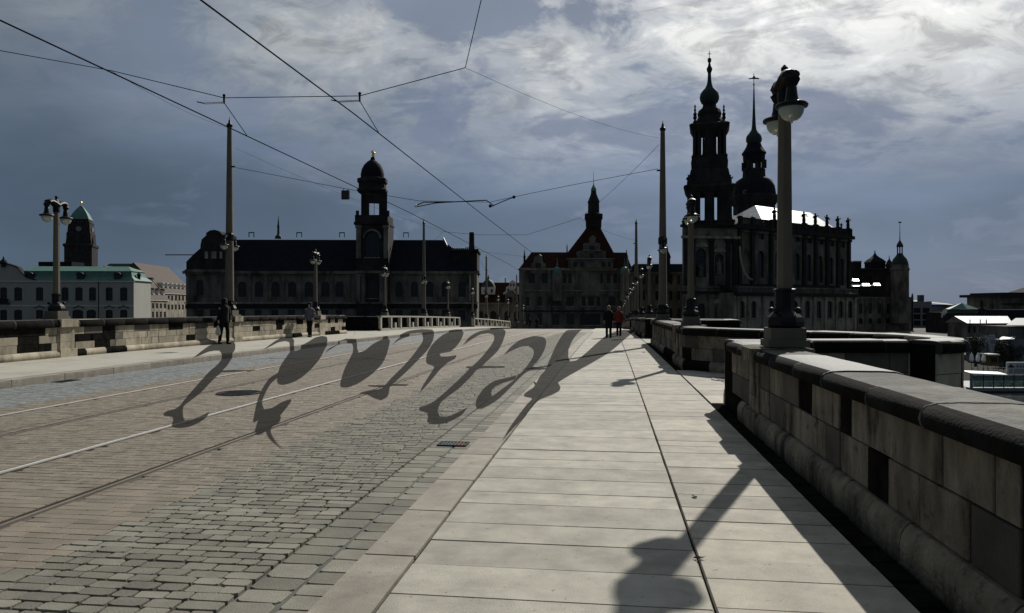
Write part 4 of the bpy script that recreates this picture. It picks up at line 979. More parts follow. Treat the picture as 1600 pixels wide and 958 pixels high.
def mansard(f, B, u0, u1, depth, z0, z1, z2, in1, in2, m1, m2, over=.5):
    b = MB(); r0 = [(u0 - over, -over, z0), (u1 + over, -over, z0), (u1 + over, depth + over, z0), (u0 - over, depth + over, z0)]
    r1 = [(u0 + in1, in1, z1), (u1 - in1, in1, z1), (u1 - in1, depth - in1, z1), (u0 + in1, depth - in1, z1)]
    rm = [(u0 + in1 * .75, in1 * .75, z0 + (z1 - z0) * .45), (u1 - in1 * .75, in1 * .75, z0 + (z1 - z0) * .45), (u1 - in1 * .75, depth - in1 * .75, z0 + (z1 - z0) * .45), (u0 + in1 * .75, depth - in1 * .75, z0 + (z1 - z0) * .45)]
    for ra, rb in ((r0, rm), (rm, r1)):
        for k in range(4): b.poly([f.T(*q) for q in (ra[k], ra[(k+1) % 4], rb[(k+1) % 4], rb[k])])
    lo = B.part('roof', b, m1)
    b = MB(); o = .35; r2 = [(u0 + in1 - o, in1 - o, z1), (u1 - in1 + o, in1 - o, z1), (u1 - in1 + o, depth - in1 + o, z1), (u0 + in1 - o, depth - in1 + o, z1)]; r3 = [(u0 + in2, depth / 2, z2), (u1 - in2, depth / 2, z2)]
    b.v = [f.T(*q) for q in r2 + r3]; b.f = [(0, 1, 5, 4), (2, 3, 4, 5), (1, 2, 5), (3, 0, 4), (3, 2, 1, 0)]; B.part('roof_cap', b, m2, lo)
    return lo
ro = mansard(f, B, f.u(18), f.L, 14, zt, B.Z(423.5), B.Z(415), 1.6, 5., M_copper, M_copper)
for px in (46, 125, 183):
    q = MB(); u = f.u(px); z = B.Z(436); q.box(u - 1.1, u + 1.1, -.1, 1.6, z, z + 1.6, f.T); q.prism([(u - 1.4, z + 1.6), (u + 1.4, z + 1.6), (u + .9, z + 2.2), (u, z + 2.5), (u - .9, z + 2.2)], lambda p: f.T(p[0], -.3, p[1]), lambda p: f.T(p[0], 1.8, p[1]))
    dm = B.part('dormer', q, M_copperd, ro)
u0, u1 = f.u(-60), f.u(40); zz = zt
pg = [(u0, zz), (u1 + 3.5, zz), (u1 + .6, zz + .9), (u1 - .8, zz + 2.2), (u1 - 2.5, zz + 4.4), (u1 - 4.6, zz + 5.2), (u1 - 7, zz + 5.9), (u1 - 9, zz + 6.1), (u0, zz + 6.1)]
q = MB(); q.prism(pg, lambda p: f.T(p[0], -.5, p[1]), lambda p: f.T(p[0], 1.4, p[1])); B.part('gable', q, M_plaster)
q = MB(); cp = pg[1:8]
for i in range(len(cp) - 1):
    a, c = cp[i], cp[i+1]; q.prism([a, c, (c[0] + .1, c[1] + .4), (a[0] + .1, a[1] + .4)], lambda p: f.T(p[0], -.75, p[1]), lambda p: f.T(p[0], 1.5, p[1]))
B.part('gable_cornice', q, M_facd)
B.lathe('urn', 5.5, [(3, 417), (3, 413), (5, 411), (4.5, 408), (2, 405.5), (1, 403), (.2, 400)], M_facd, 8, d=262, sm=True)
q = MB(); q.box(f.u(-6), f.u(16), -1.2, .0, B.Z(475), B.Z(474.2), f.T); q.box(f.u(-6), f.u(16), -1.2, -1.1, B.Z(474), B.Z(467), f.T); B.part('balcony', q, M_iron)
f2 = Fac(B, 209, 265.0, 223, 279); zt2 = zt - .3
f2.wall(M_plaster, ZC, zt2, [(214, 217.5, 453, 471, 2), (214, 217.5, 485, 502, 2)], sill=M_trim); B.lathe('downpipe', 154, [(.6, 440), (.6, 505)], M_facd, 6, d=261.6)
B.lathe('urn', 217, [(2, 437), (2.2, 431), (3, 430), (2.5, 428), (.6, 426.5), (.2, 425)], M_facd, 8, d=270, sm=True)
# ---- long brown tiled blocks behind it
B = Bld('tiled_building', 'brown tiled building with two rows of dormers beside the white one', 240, 300)
f = Fac(B, 206, 292, 262, 330)
z1 = f.z(225, 468)
f.wall(M_facl, ZC, z1, [(225 + k * 6.2, 228.2 + k * 6.2, 473 + k * .3, 482, 0) for k in range(6)] + [(225 + k * 6.2, 228.2 + k * 6.2, 487, 496, 0) for k in range(6)], pane=M_pane)
f.block(M_facl, ZC, z1, 16); rf = f.roof(M_brown, z1, z1 + 13.2, 26, 0., 0., ridge=.4); f.band('gutter', M_trim, z1 - .35, z1, .5)
for row, (t_, n_) in enumerate(((.16, 6), (.48, 4))):
    for k in range(n_):
        u = f.L * (.18 + .80 * k / max(1, n_ - 1) * (.95 if row == 0 else .75) + .12 * row); z = z1 + 15 * t_; w = 13 * t_
        q = MB(); q.box(u - .9, u + .9, w - 1.3, w + 1.4, z, z + 1.9, f.T); dm = B.part('dormer', q, M_trim, rf); q = MB(); q.box(u - .6, u + .6, w - 1.36, w - 1.28, z + .3, z + 1.6, f.T); B.part('pane', q, M_pane, rf)
        q = MB(); q.prism([(u - 1.2, z + 1.9), (u + 1.2, z + 1.9), (u + .7, z + 2.6), (u - .7, z + 2.6)], lambda p: f.T(p[0], w - 1.6, p[1]), lambda p: f.T(p[0], w + 2., p[1])); B.part('dormer_roof', q, M_brown, rf)
B = Bld('tiled_building', 'second brown tiled building with dormers, partly behind the dark left palace', 285, 330)
f = Fac(B, 256, 330, 305, 372); z1 = f.z(265, 458)
f.wall(M_facl, ZC, z1, [(262 + k * 5.6, 265 + k * 5.6, 462, 470, 0) for k in range(7)] + [(262 + k * 5.6, 265 + k * 5.6, 476, 484, 0) for k in range(7)])
f.block(M_facl, ZC, z1, 16); rf = f.roof(M_brown, z1, z1 + 13.5, 26); f.band('gutter', M_trim, z1 - .35, z1, .5)
for k in range(7):
    u = f.L * (.07 + .13 * k); z = z1 + 13.5 * .2; w = 13 * .2
    q = MB(); q.box(u - .9, u + .9, w - 1.5, w + 1.4, z, z + 1.9, f.T); B.part('dormer', q, M_trim, rf); q = MB(); q.box(u - .6, u + .6, w - 1.56, w - 1.48, z + .3, z + 1.6, f.T); B.part('pane', q, M_pane, rf)
B = Bld('dark_roofed_house', 'low building with dull green roof behind the white one', 180, 345)
B.bx('wall', 150, 215, 428, 500, 345, 14, M_conc); f = Fac(B, 150, 344, 215, 344); f.roof(M_copperd, B.Z(428), B.Z(411), 12, 3, 3); B.bx('parapet_roof', 60, 112, 409, 440, 340, 10, M_slate)
# ---- town hall tower
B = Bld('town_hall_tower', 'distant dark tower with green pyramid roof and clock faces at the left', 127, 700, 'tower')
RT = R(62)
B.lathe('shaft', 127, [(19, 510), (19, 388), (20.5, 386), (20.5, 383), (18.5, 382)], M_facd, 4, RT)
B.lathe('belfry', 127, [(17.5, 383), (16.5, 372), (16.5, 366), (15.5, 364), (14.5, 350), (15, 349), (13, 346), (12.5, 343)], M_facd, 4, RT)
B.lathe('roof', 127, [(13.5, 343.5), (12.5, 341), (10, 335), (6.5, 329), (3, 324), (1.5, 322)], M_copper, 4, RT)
B.lathe('finial', 127, [(.8, 322.5), (.5, 318), (1.3, 316.5), (.5, 315), (.3, 309)], M_gold, 6)
for a, px in ((RT + R(225), 119.5), (RT + R(-45), 140)):
    dirv = Vector((math.cos(a), math.sin(a))); k = 700 / F; c = Vector((B.X(127), 700)) + dirv * 15.3 * k
    q = MB(); tt = Vector((-dirv.y, dirv.x)); n = 16
    q.prism([(3.9 * k * math.cos(2*math.pi*i/n), 3.9 * k * math.sin(2*math.pi*i/n)) for i in range(n)], lambda p: (c.x + tt.x * p[0] - dirv.x, c.y + tt.y * p[0] - dirv.y, B.Z(359) + p[1]), lambda p: (c.x + tt.x * p[0] + dirv.x * .6, c.y + tt.y * p[0] + dirv.y * .6, B.Z(359) + p[1])); B.part('clock_face', q, mat('clock_dial', (.16, .17, .17), .7))
for dx in (-19, -9, 9, 18): B.lathe('pinnacle', 127 + dx, [(1.2, 383), (1, 376), (.3, 370)], M_facd, 6, d=695)
# ---- estates house with gold figure
B = Bld('riverside_palace', 'long dark palace with slate roof and domed tower with gold figure', 500, 240)
f = Fac(B, 291, 238, 745, 240); zt = B.Z(424)
w = [(307, 318, 437, 462, 1)] + [(a, a + 13, 440, 464, 1) for a in (372, 398, 424, 450, 476, 502, 524)] + [(564, 576, 438, 466, 2), (588, 600, 438, 466, 2)] + [(a, a + 11, 440, 464, 1) for a in (618, 642, 666, 690)] + [(716, 728, 440, 464, 1)]
w2 = [(a, a + 11, 484, 500, 0) for a in (307, 328, 372, 398, 424, 450, 476, 502, 524, 564, 588, 618, 642, 666, 690, 716)]
f.wall(M_fac, ZC, zt, w + w2, hood=None, sill=M_fac)
f.block(M_fac, ZC, zt, 30)
f.band('cornice', M_fac, zt - .9, zt, .9); f.band('string_course', M_facl, B.Z(474.5), B.Z(472.5), .5); f.band('base_band', M_facd, B.Z(482), B.Z(475.5), .25)
f.pil(M_fac, [294, 345, 362, 390, 416, 442, 468, 494, 518, 545, 556, 608, 634, 658, 682, 706, 741], 1.1, B.Z(473), zt - .9)
f.roof(M_slate, zt, B.Z(372), 30, f.u(345) - 0, f.L - f.u(690), name='roof', ridge=.25)
# lit hip flashing at the right end of the roof
q = MB(); a0 = Vector(f.T(f.u(690), 7.2, B.Z(371.5, 240) + .6)); a1 = Vector(f.T(f.L - 6, 3.0, zt + .9)); q.tube([a0, a0.lerp(a1, .5), a1], .28, 6); B.part('ridge_flashing', q, M_metal)
for px in (381, 458, 527, 630):
    q = MB(); u = f.u(px); q.box(u - .9, u - .7, 7.2, 7.6, B.Z(372) + .8, B.Z(372) + 2.2, f.T); q.box(u + .7, u + .9, 7.2, 7.6, B.Z(372) + .8, B.Z(372) + 2.2, f.T); q.box(u - .9, u + .9, 7.2, 7.6, B.Z(372) + 2.2, B.Z(372) + 2.5, f.T); B.part('roof_vent', q, M_facd)
B.lathe('ridge_turret', 435, [(5.5, 373), (4, 369), (1.8, 366), (1.5, 356), (2, 355), (1.2, 350), (.6, 343), (.2, 337)], M_copperd, 8, d=252)
# left gabled pavilion
q = MB(); gx = [(291, 424), (291, 409), (304, 396), (313, 388), (313, 384), (315, 374), (322, 368), (322, 364), (328, 360), (335, 359), (342, 361), (347, 366), (349, 378), (351, 388), (360, 400), (360, 424)]
q.prism(gx, lambda p: (B.X(p[0], 237.2), 237.2, B.Z(p[1], 237.2)), lambda p: (B.X(p[0], 237.2), 246, B.Z(p[1], 237.2))); B.part('gable', q, M_facd)
for a, b_ in ((320, 325), (330, 338), (343, 347)): B.bx('gable_window', a, b_, 393, 404, 237.0, .15, M_facl)
B.bx('gable_cornice', 289, 361, 421, 425, 236.7, .45, M_fac)
# tower
T_ = 239.0; hb = B.d
def tbox(nm, hw, py0, py1, m, dd=0.): 
    k = T_ / F; b = MB(); b.box(B.X(582, T_) - hw * k, B.X(582, T_) + hw * k, T_ - 2 - dd, T_ - 2 + 2 * hw * k + dd, B.Z(py1, T_), B.Z(py0, T_)); return B.part(nm, b, m)
ft = Fac(B, 557, 236.4, 607, 236.4); ft.wall(M_facd, ZC, B.Z(352, 236.4), [(570, 593, 362, 402, 1), (574, 590, 436, 466, 2), (575, 589, 484, 503, 0)], thick=1.2, rec=.9, sill=M_facl)
ft.band('tower_string_course', M_fac, B.Z(474.5), B.Z(472.5), .3); ft.band('tower_band', M_fac, B.Z(428), B.Z(424), .4); ft.pil(M_fac, [560.5, 568, 596, 603.5], 1.2, B.Z(472), B.Z(429), .4, 'tower_pilaster')
q = MB(); q.box(.02, ft.L - .02, 1.22, 10.2, ZC, B.Z(352, 236.4) - .1, ft.T); B.part('tower_body', q, M_facd)
ft.pil(M_fac, [560.5, 603.5], 1.5, B.Z(405), B.Z(354), .5, 'tower_pilaster')
q = MB(); uc = ft.u(581.5)
for k in range(9):
    a = math.pi * k / 8; a2 = math.pi * (k + 1) / 8
    if k < 8: q.prism([(uc - 3.0 * math.cos(a), B.Z(374) + 3.0 * math.sin(a)), (uc - 3.0 * math.cos(a2), B.Z(374) + 3.0 * math.sin(a2)), (uc - 2.4 * math.cos(a2), B.Z(374) + 2.4 * math.sin(a2)), (uc - 2.4 * math.cos(a), B.Z(374) + 2.4 * math.sin(a))], lambda p: ft.T(p[0], -.3, p[1]), lambda p: ft.T(p[0], .01, p[1]))
B.part('arch_moulding', q, M_fac)
tbox('tower_cornice', 27, 348, 352, M_facd, .3); tbox('balustrade', 25.5, 337, 348.2, M_facd)
for sx in (-1, 1):
    B.bx('corner_block', 582 + sx * 24 - 2, 582 + sx * 24 + 2, 329, 338, 236.2, 1., M_facd)
# open belfry: four corner piers leave a view of the sky
k = T_ / F; cx = B.X(582, T_); hw = 20 * k; y0 = T_ - 1.2
PH2 = math.atan2(582 - 800, F); U2 = Vector((math.cos(PH2), -math.sin(PH2))); V2 = Vector((math.sin(PH2), math.cos(PH2))); yc2 = T_ + 2.9
def ob(q, a0, a1, b0, b1, z0, z1): q.box(a0, a1, b0, b1, z0, z1, lambda u, w, z: (cx + U2.x * u + V2.x * w, yc2 + U2.y * u + V2.y * w, z))
for sx in (-1, 1):
    for sy in (-1, 1):
        b = MB(); ob(b, min(sx * hw, sx * 7.6 * k), max(sx * hw, sx * 7.6 * k), min(sy * hw, sy * (hw - 1.4)), max(sy * hw, sy * (hw - 1.4)), B.Z(338, T_), B.Z(302, T_)); B.part('belfry_pier', b, M_facd)
b = MB(); ob(b, -7.6 * k, 7.6 * k, -hw, -hw + 1.4, B.Z(318, T_), B.Z(302, T_)); ob(b, -7.6 * k, 7.6 * k, hw - 1.4, hw, B.Z(312, T_), B.Z(302, T_)); B.part('belfry_lintel', b, M_facd)
b = MB(); ob(b, -.08, .08, -hw + .5, -hw + .6, B.Z(338, T_), B.Z(318, T_)); B.part('belfry_mullion', b, M_fac)
def tlathe(nm, prof, m, n=8, sm=False): B.lathe(nm, 582, prof, m, n, d=T_ + 2.9, sm=sm)
tlathe('belfry_cornice', [(20, 302.5), (22, 300), (22.5, 297), (20, 295)], M_facd)
tlathe('drum', [(20, 295.5), (20, 288), (22, 286), (22, 280), (18.5, 279)], M_facd)
tlathe('dome', [(18, 279.5), (18.2, 273), (16.5, 265), (13, 258), (8, 253), (3.5, 250), (2.5, 246)], M_slate, 16, True)
B.lathe('figure_base', 583, [(3, 251), (2.5, 247), (1.5, 245)], M_facd, 8, d=T_ + 2.9)
st = statue(B, 583, 248, T_ + 2.9, 14, M_gold); st.name = 'gold_figure'
# right end pavilion with chimney like obelisk
B.bx('end_pavilion', 706, 745.5, 391, 425, 241.5, 18, M_facd)
B.bx('end_pavilion_cornice', 703, 747.5, 389, 392, 240.8, 20, M_facd)
q = MB()
for i in range(8): q.ball((B.X(708 + i * 3.2, 241), 241, B.Z(387.6, 241)), .32, 6, 4)
B.part('lit_roof_edge', q, M_metal)
B.lathe('obelisk', 737, [(5, 392), (4.6, 386), (4.1, 384), (3.9, 366), (3.4, 363)], M_facd, 8, d=243)
B.bx('pavilion_pilaster', 733, 736, 426, 470, 239.3, .6, M_facl); B.bx('pavilion_pilaster', 741, 743, 428, 470, 239.3, .6, M_facl)

# ---- low houses between palace and gatehouse
B = Bld('red_roofed_house', 'low house with dark red roof, white dormers and green dome in the gap', 780, 310)
f = Fac(B, 738, 308, 822, 310); zt = B.Z(473); f.wall(M_facl, ZC, zt, [(a, a + 9, 486, 503, 1) for a in (746, 766, 788, 803)], sill=M_fac); f.block(M_fac, ZC, zt, 14)
f.band('cornice', M_facl, zt - .7, zt, .5); f.roof(M_redroof, zt, B.Z(441), 14, 0, 0, ridge=.4)
B.bx('dormer_tower', 752, 773.5, 448.5, 460, 309, 6, M_trim)
for a in (757, 767): B.bx('dormer_window', a, a + 2.6, 452, 457.5, 308.9, .3, M_pane)
B.lathe('dome', 763, [(11.5, 448.7), (10.5, 446), (8.5, 441.5), (5, 438), (2, 436.5), (.4, 430)], M_copperd, 14, d=312, sm=True)
q = MB(); q.prism([(786, 460), (786, 457.5), (790, 455), (791, 448), (795, 447), (796, 441), (801, 437.5), (806, 441), (807, 447), (811, 448), (812, 455), (815, 457.5), (815, 460)], lambda p: (B.X(p[0], 309), 309, B.Z(p[1], 309)), lambda p: (B.X(p[0], 309), 315, B.Z(p[1], 309))); B.part('dormer_gable', q, M_trim)
for a, y_ in ((797, 443.5), (801.5, 443.5), (804.5, 451), (793, 451)): B.bx('dormer_window', a, a + 2.2, y_, y_ + 3.6, 308.9, .3, M_pane)
q = MB(); q.prism([(789, 461), (795, 454), (802, 454), (806, 461), (806, 474), (789, 474)], lambda p: (B.X(p[0], 307.5), 307.5, B.Z(p[1], 307.5)), lambda p: (B.X(p[0], 307.5), 312, B.Z(p[1], 307.5))); B.part('front_gable', q, M_fac)
B.bx('gable_window', 793, 800, 464, 473, 307.3, .3, M_pane)
B.bx('chimney', 788.5, 791, 434, 444, 316, 2, M_trim); B.bx('chimney', 813, 815, 435, 446, 316, 2, M_trim)

# ---- gatehouse
B = Bld('gatehouse', 'dark gatehouse with steep red gabled roof and lantern in the centre', 900, 255)
f = Fac(B, 816, 254, 984, 256); zt = B.Z(419)
w = [(a, a + b_, 427, 443, 0) for a, b_ in ((826, 10), (847, 9), (872, 5), (880, 5), (888, 5), (938, 6), (948, 6), (958, 6), (968, 6))] + [(a, a + b_, 464, 478, 0) for a, b_ in ((821, 6), (840, 7), (862, 5), (871, 5), (885, 12), (909, 6), (919, 9), (932, 6), (951, 11))] + [(a, a + b_, 490, 508, 0) for a, b_ in ((822, 6), (840, 7), (862, 12), (885, 12), (906, 32), (951, 11))]
f.wall(M_fac, ZC, zt, w, sill=M_facl); f.block(M_fac, ZC, zt, 18)
f.band('cornice', M_facl, zt - .8, zt, .6); f.band('string_course', M_facl, B.Z(455), B.Z(453.5), .4); f.band('string_course', M_facd, B.Z(487), B.Z(485), .4)
f.pil(M_fac, [818, 858, 902, 944, 980], 1.0, ZC + .2, zt - .8)
for a, b_ in ((885, 897), (951, 962), (907, 940)):
    q = MB(); u0, u1 = f.u(a) - .8, f.u(b_) + .8; z = B.Z(462); q.prism([(u0, z), (u1, z), ((u0 + u1) / 2, z + (u1 - u0) * .38)], lambda p: f.T(p[0], -.6, p[1]), lambda p: f.T(p[0], .01, p[1])); B.part('pediment', q, M_fac)
f.roof(M_redroof, zt, B.Z(393), 16, 3.5, 0.5, ridge=.25)
# steep centre roof
q = MB(); d0, d1 = 254.2, 272.; zb, zu = B.Z(419, d0), B.Z(356, 262)
q.v = [(B.X(868, d0), d0, zb), (B.X(972, d0), d0, zb), (B.X(972, d1), d1, zb), (B.X(868, d1), d1, zb), (B.X(917, 261), 261, zu), (B.X(938, 261), 261, zu), (B.X(938, 261), 265.5, zu), (B.X(917, 261), 265.5, zu)]
q.f = [(0, 1, 5, 4), (1, 2, 6, 5), (2, 3, 7, 6), (3, 0, 4, 7), (4, 5, 6, 7)]; rf = B.part('centre_roof', q, M_redroof)
q = MB(); gp = [(888, 419), (888, 405), (903, 404), (901, 394), (905, 392), (912, 391), (912, 380), (922, 379), (921, 371), (926, 367), (931, 371), (930, 379), (938, 380), (938, 391), (945, 392), (947, 394), (946, 404), (958, 405), (958, 419)]
q.prism(gp, lambda p: (B.X(p[0], 253.2), 253.2, B.Z(p[1], 253.2)), lambda p: (B.X(p[0], 253.2), 255.5, B.Z(p[1], 253.2))); ga = B.part('scrolled_gable', q, M_fac)
for a, b_, c_, d_ in ((896, 902, 409, 417), (907, 912, 409, 417), (921, 928, 396, 402), (921, 929, 384, 390), (940, 946, 409, 417), (950, 954, 409, 417)): B.bx('gable_window', a, b_, c_, d_, 253.0, .25, M_pane)
B.bx('gable_cornice', 886, 960, 403.5, 405, 252.7, 1., M_facl); B.bx('gable_cornice', 910, 940, 390.5, 391.6, 252.7, 1., M_facl)
q = MB(); gp = [(829, 419), (829, 412), (833, 410), (835, 402), (841, 398), (847, 402), (849, 410), (853, 412), (853, 419)]; q.prism(gp, lambda p: (B.X(p[0], 253.4), 253.4, B.Z(p[1], 253.4)), lambda p: (B.X(p[0], 253.4), 257, B.Z(p[1], 253.4))); B.part('dormer_gable', q, M_fac)
B.bx('gable_window', 837, 845, 411, 418, 253.2, .25, M_pane)
q = MB(); q.tube([(B.X(843, 256), 256, B.Z(398, 256)), (B.X(850, 258), 258, B.Z(404, 258))], .22, 5); B.part('dormer_flashing', q, M_metal)
LD = 263.
B.lathe('lantern_base', 927.5, [(11.5, 357), (12, 345), (13.5, 342), (13.5, 335), (12, 334), (9, 334)], M_facd, 8, d=LD)
B.lathe('lantern', 927.5, [(8.6, 334.5), (8.3, 318), (9, 316), (8.5, 314), (6, 308), (4.2, 303), (3.8, 298), (4.2, 297), (2.5, 293.5), (1.6, 291), (1.2, 289)], M_facd, 8, d=LD)
B.lathe('lantern_cap', 927.5, [(4.0, 298.5), (3.9, 295.5), (2.6, 292.5), (1.2, 290)], M_copper, 8, d=LD - .3)
B.lathe('spike', 927.5, [(.45, 290), (.3, 280), (.15, 268)], M_iron, 5, d=LD)
for px in (819.5, 979): B.lathe('pinnacle', px, [(1.6, 421), (1.6, 404), (2., 402), (1.2, 399), (.3, 390)], M_facd, 6, d=254.8)
B.lathe('pinnacle', 886, [(1., 396), (.8, 386), (.2, 381)], M_facd, 6, d=263)
for px in (870.5, 976):
    B.lathe('bay_dome', px, [(7.5, 428.5), (7.2, 424), (5.8, 420), (3.6, 418), (1.4, 416.8), (.9, 412), (.2, 403)], M_copper, 12, d=252.6, sm=True); B.lathe('bay_window_body', px, [(7, 470), (7, 428.3)], M_fac, 8, d=252.6)

# ---- dark palace wing between gatehouse and church
B = Bld('palace_wing', 'plain dark palace wing between the gatehouse and the church', 1030, 285)
f = Fac(B, 984, 285, 1090, 285); zt = B.Z(425); f.wall(M_fac, ZC, zt, [(a, a + 5, y_, y_ + 14, 0) for a in (990, 1003, 1012, 1024, 1046, 1058) for y_ in (430, 455, 482)]); f.block(M_fac, ZC, zt, 16); f.roof(M_slate, zt, B.Z(412), 16, 2, 2, ridge=.12); f.band('cornice', M_fac, zt - .6, zt, .5)
B.lathe('corner_turret', 1043, [(4, 440), (4, 404), (5, 402), (3, 396), (1, 392), (.3, 384)], M_facd, 8, d=284)
B.lathe('pinnacle', 1012, [(1, 416), (.8, 407), (.2, 402)], M_facd, 6, d=288)

# ---- court church
B = Bld('church', 'large dark baroque church with openwork tower and roofline statues at the right', 1150, 235, 'church')
f = Fac(B, 1068, 230, 1152, 233); zt = f.z(1110, 352)
f.wall(M_fac, ZC, zt, [(1087, 1104, 388, 433, 1), (1117, 1131, 396, 430, 1), (1117, 1129, 476, 497, 1), (1090, 1102, 474, 500, 1)], thick=1.0, rec=.7)
q = MB(); q.box(4.2, f.L - .01, 1.01, 9, ZC, zt - .02, f.T); B.part('side_wall', q, M_fac)
for y0_, y1_, pr, mm in ((352, 356, 1.1, M_facd), (369, 373, .8, M_facl), (455, 459, .9, M_facd), (447, 450, .5, M_fac)): f.band('cornice', mm, f.z(1110, y1_), f.z(1110, y0_), pr)
f.pil(M_facd, [1071, 1082, 1111, 1137, 1147], 1.3, f.z(1110, 446), f.z(1110, 374), .7, 'column'); f.pil(M_fac, [1073, 1083, 1110, 1137, 1146], 1.5, ZC + .3, f.z(1110, 460), .6)
for px, h in ((1070, 16), (1067, 10)): statue(B, px, 353, 229.5, h)
for px in (1079, 1112, 1143): B.lathe('urn', px, [(2, 353), (1.6, 348), (2.4, 346), (2, 343), (.5, 340)], M_facd, 8, d=230)
for px, py, h in ((1124, 429, 24), (1095.5, 432, 20)): statue(B, px, py, 230.0, h, M_fac)
for px, y_ in ((1095.5, 386), (1124, 394), (1123, 474)):
    q = MB(); u = f.u(px); z = f.z(px, y_); q.prism([(u - 2.3, z), (u + 2.3, z), (u + 1.6, z + .9), (u, z + 1.5), (u - 1.6, z + .9)], lambda p: f.T(p[0], -.5, p[1]), lambda p: f.T(p[0], .01, p[1])); B.part('niche_hood', q, M_facl)
# volute curve joining tower block and nave
q = MB(); n = 10; c = [(1178 - 20 * math.cos(math.pi / 2 * k / n) - 2, 437 - 0 - 52 * (1 - math.sin(math.pi / 2 * k / n))) for k in range(n + 1)]
q.tube([(B.X(px, 231), 231, B.Z(py, 231)) for px, py in c], .32, 6); B.part('volute_moulding', q, M_facl)
# tower
TD = 238.; tk = TD / F; tcx = B.X(1108.5, TD)
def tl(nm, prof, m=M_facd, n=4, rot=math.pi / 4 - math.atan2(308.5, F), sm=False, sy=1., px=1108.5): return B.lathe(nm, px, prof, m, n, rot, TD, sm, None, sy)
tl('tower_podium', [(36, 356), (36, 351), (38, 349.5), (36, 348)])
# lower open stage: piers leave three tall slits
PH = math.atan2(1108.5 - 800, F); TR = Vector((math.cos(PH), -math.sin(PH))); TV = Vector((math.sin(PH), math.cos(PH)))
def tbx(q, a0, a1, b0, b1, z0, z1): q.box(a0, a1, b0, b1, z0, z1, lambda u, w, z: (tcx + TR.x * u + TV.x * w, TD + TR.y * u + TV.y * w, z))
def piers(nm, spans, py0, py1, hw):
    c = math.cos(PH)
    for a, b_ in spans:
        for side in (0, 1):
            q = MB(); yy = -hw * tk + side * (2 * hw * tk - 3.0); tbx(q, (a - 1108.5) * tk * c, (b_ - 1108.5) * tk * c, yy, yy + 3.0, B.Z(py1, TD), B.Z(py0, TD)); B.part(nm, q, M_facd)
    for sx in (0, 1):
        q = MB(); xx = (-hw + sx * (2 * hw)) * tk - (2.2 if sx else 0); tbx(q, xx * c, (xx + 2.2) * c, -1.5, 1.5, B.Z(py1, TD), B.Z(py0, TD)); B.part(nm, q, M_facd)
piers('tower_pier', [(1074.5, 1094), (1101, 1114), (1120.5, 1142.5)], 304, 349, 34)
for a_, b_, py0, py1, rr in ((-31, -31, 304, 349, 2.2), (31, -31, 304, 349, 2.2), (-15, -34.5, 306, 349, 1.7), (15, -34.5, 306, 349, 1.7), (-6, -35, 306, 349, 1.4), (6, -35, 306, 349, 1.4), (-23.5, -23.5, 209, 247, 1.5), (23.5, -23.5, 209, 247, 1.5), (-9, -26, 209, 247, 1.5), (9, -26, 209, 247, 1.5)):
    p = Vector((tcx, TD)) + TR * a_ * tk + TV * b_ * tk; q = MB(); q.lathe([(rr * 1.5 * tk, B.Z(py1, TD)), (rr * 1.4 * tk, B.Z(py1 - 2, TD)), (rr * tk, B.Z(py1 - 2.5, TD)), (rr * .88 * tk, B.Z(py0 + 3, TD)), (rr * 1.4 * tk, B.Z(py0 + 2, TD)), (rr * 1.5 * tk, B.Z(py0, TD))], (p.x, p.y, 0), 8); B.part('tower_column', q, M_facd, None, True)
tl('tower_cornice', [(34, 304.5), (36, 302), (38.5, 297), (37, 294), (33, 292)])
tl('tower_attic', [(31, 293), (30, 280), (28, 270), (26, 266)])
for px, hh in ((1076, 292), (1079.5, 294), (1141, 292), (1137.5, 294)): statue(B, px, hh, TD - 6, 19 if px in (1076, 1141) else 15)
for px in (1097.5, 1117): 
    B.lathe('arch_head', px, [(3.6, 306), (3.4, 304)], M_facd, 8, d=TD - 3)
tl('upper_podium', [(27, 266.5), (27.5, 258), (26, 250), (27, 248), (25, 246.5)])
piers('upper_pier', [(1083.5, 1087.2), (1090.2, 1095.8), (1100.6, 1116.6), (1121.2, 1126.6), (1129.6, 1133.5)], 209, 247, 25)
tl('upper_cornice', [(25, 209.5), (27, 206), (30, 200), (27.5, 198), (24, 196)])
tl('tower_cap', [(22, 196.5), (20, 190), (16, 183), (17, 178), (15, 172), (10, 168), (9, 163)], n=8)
for sx in (-1, 1): 
    B.lathe('tower_finial', 1108.5 + sx * 22.5, [(2.8, 198), (2.8, 190), (1.4, 188), (3, 184), (2, 181), (2.9, 178.5), (1, 175), (1.8, 172), (.8, 169.5), (1.5, 167), (.3, 163.5)], M_facd, 8, d=TD - 4, sm=True)
B.lathe('onion_dome', 1108.5, [(9, 164), (12.5, 161), (14.5, 156.5), (15, 152), (13.8, 146.5), (10.5, 141.5), (6.5, 137.5), (4, 132), (3, 126), (2.6, 119), (2.5, 113)], M_copperd, 16, d=TD, sm=True)
B.lathe('neck', 1108.5, [(2.6, 114), (4.2, 110), (4.4, 107), (2.6, 104), (1.4, 98.5)], M_facd, 10, d=TD, sm=True)
B.lathe('orb', 1108.5, [(1., 99), (2.7, 96.5), (3.1, 93.8), (2.4, 91.4), (.5, 90)], M_copperd, 12, d=TD, sm=True)
q = MB(); q.box(tcx - .09, tcx + .09, TD, TD + .15, B.Z(91, TD), B.Z(79.5, TD)); q.box(tcx - .6, tcx + .6, TD, TD + .15, B.Z(84.6, TD), B.Z(83.8, TD)); B.part('cross', q, M_iron)
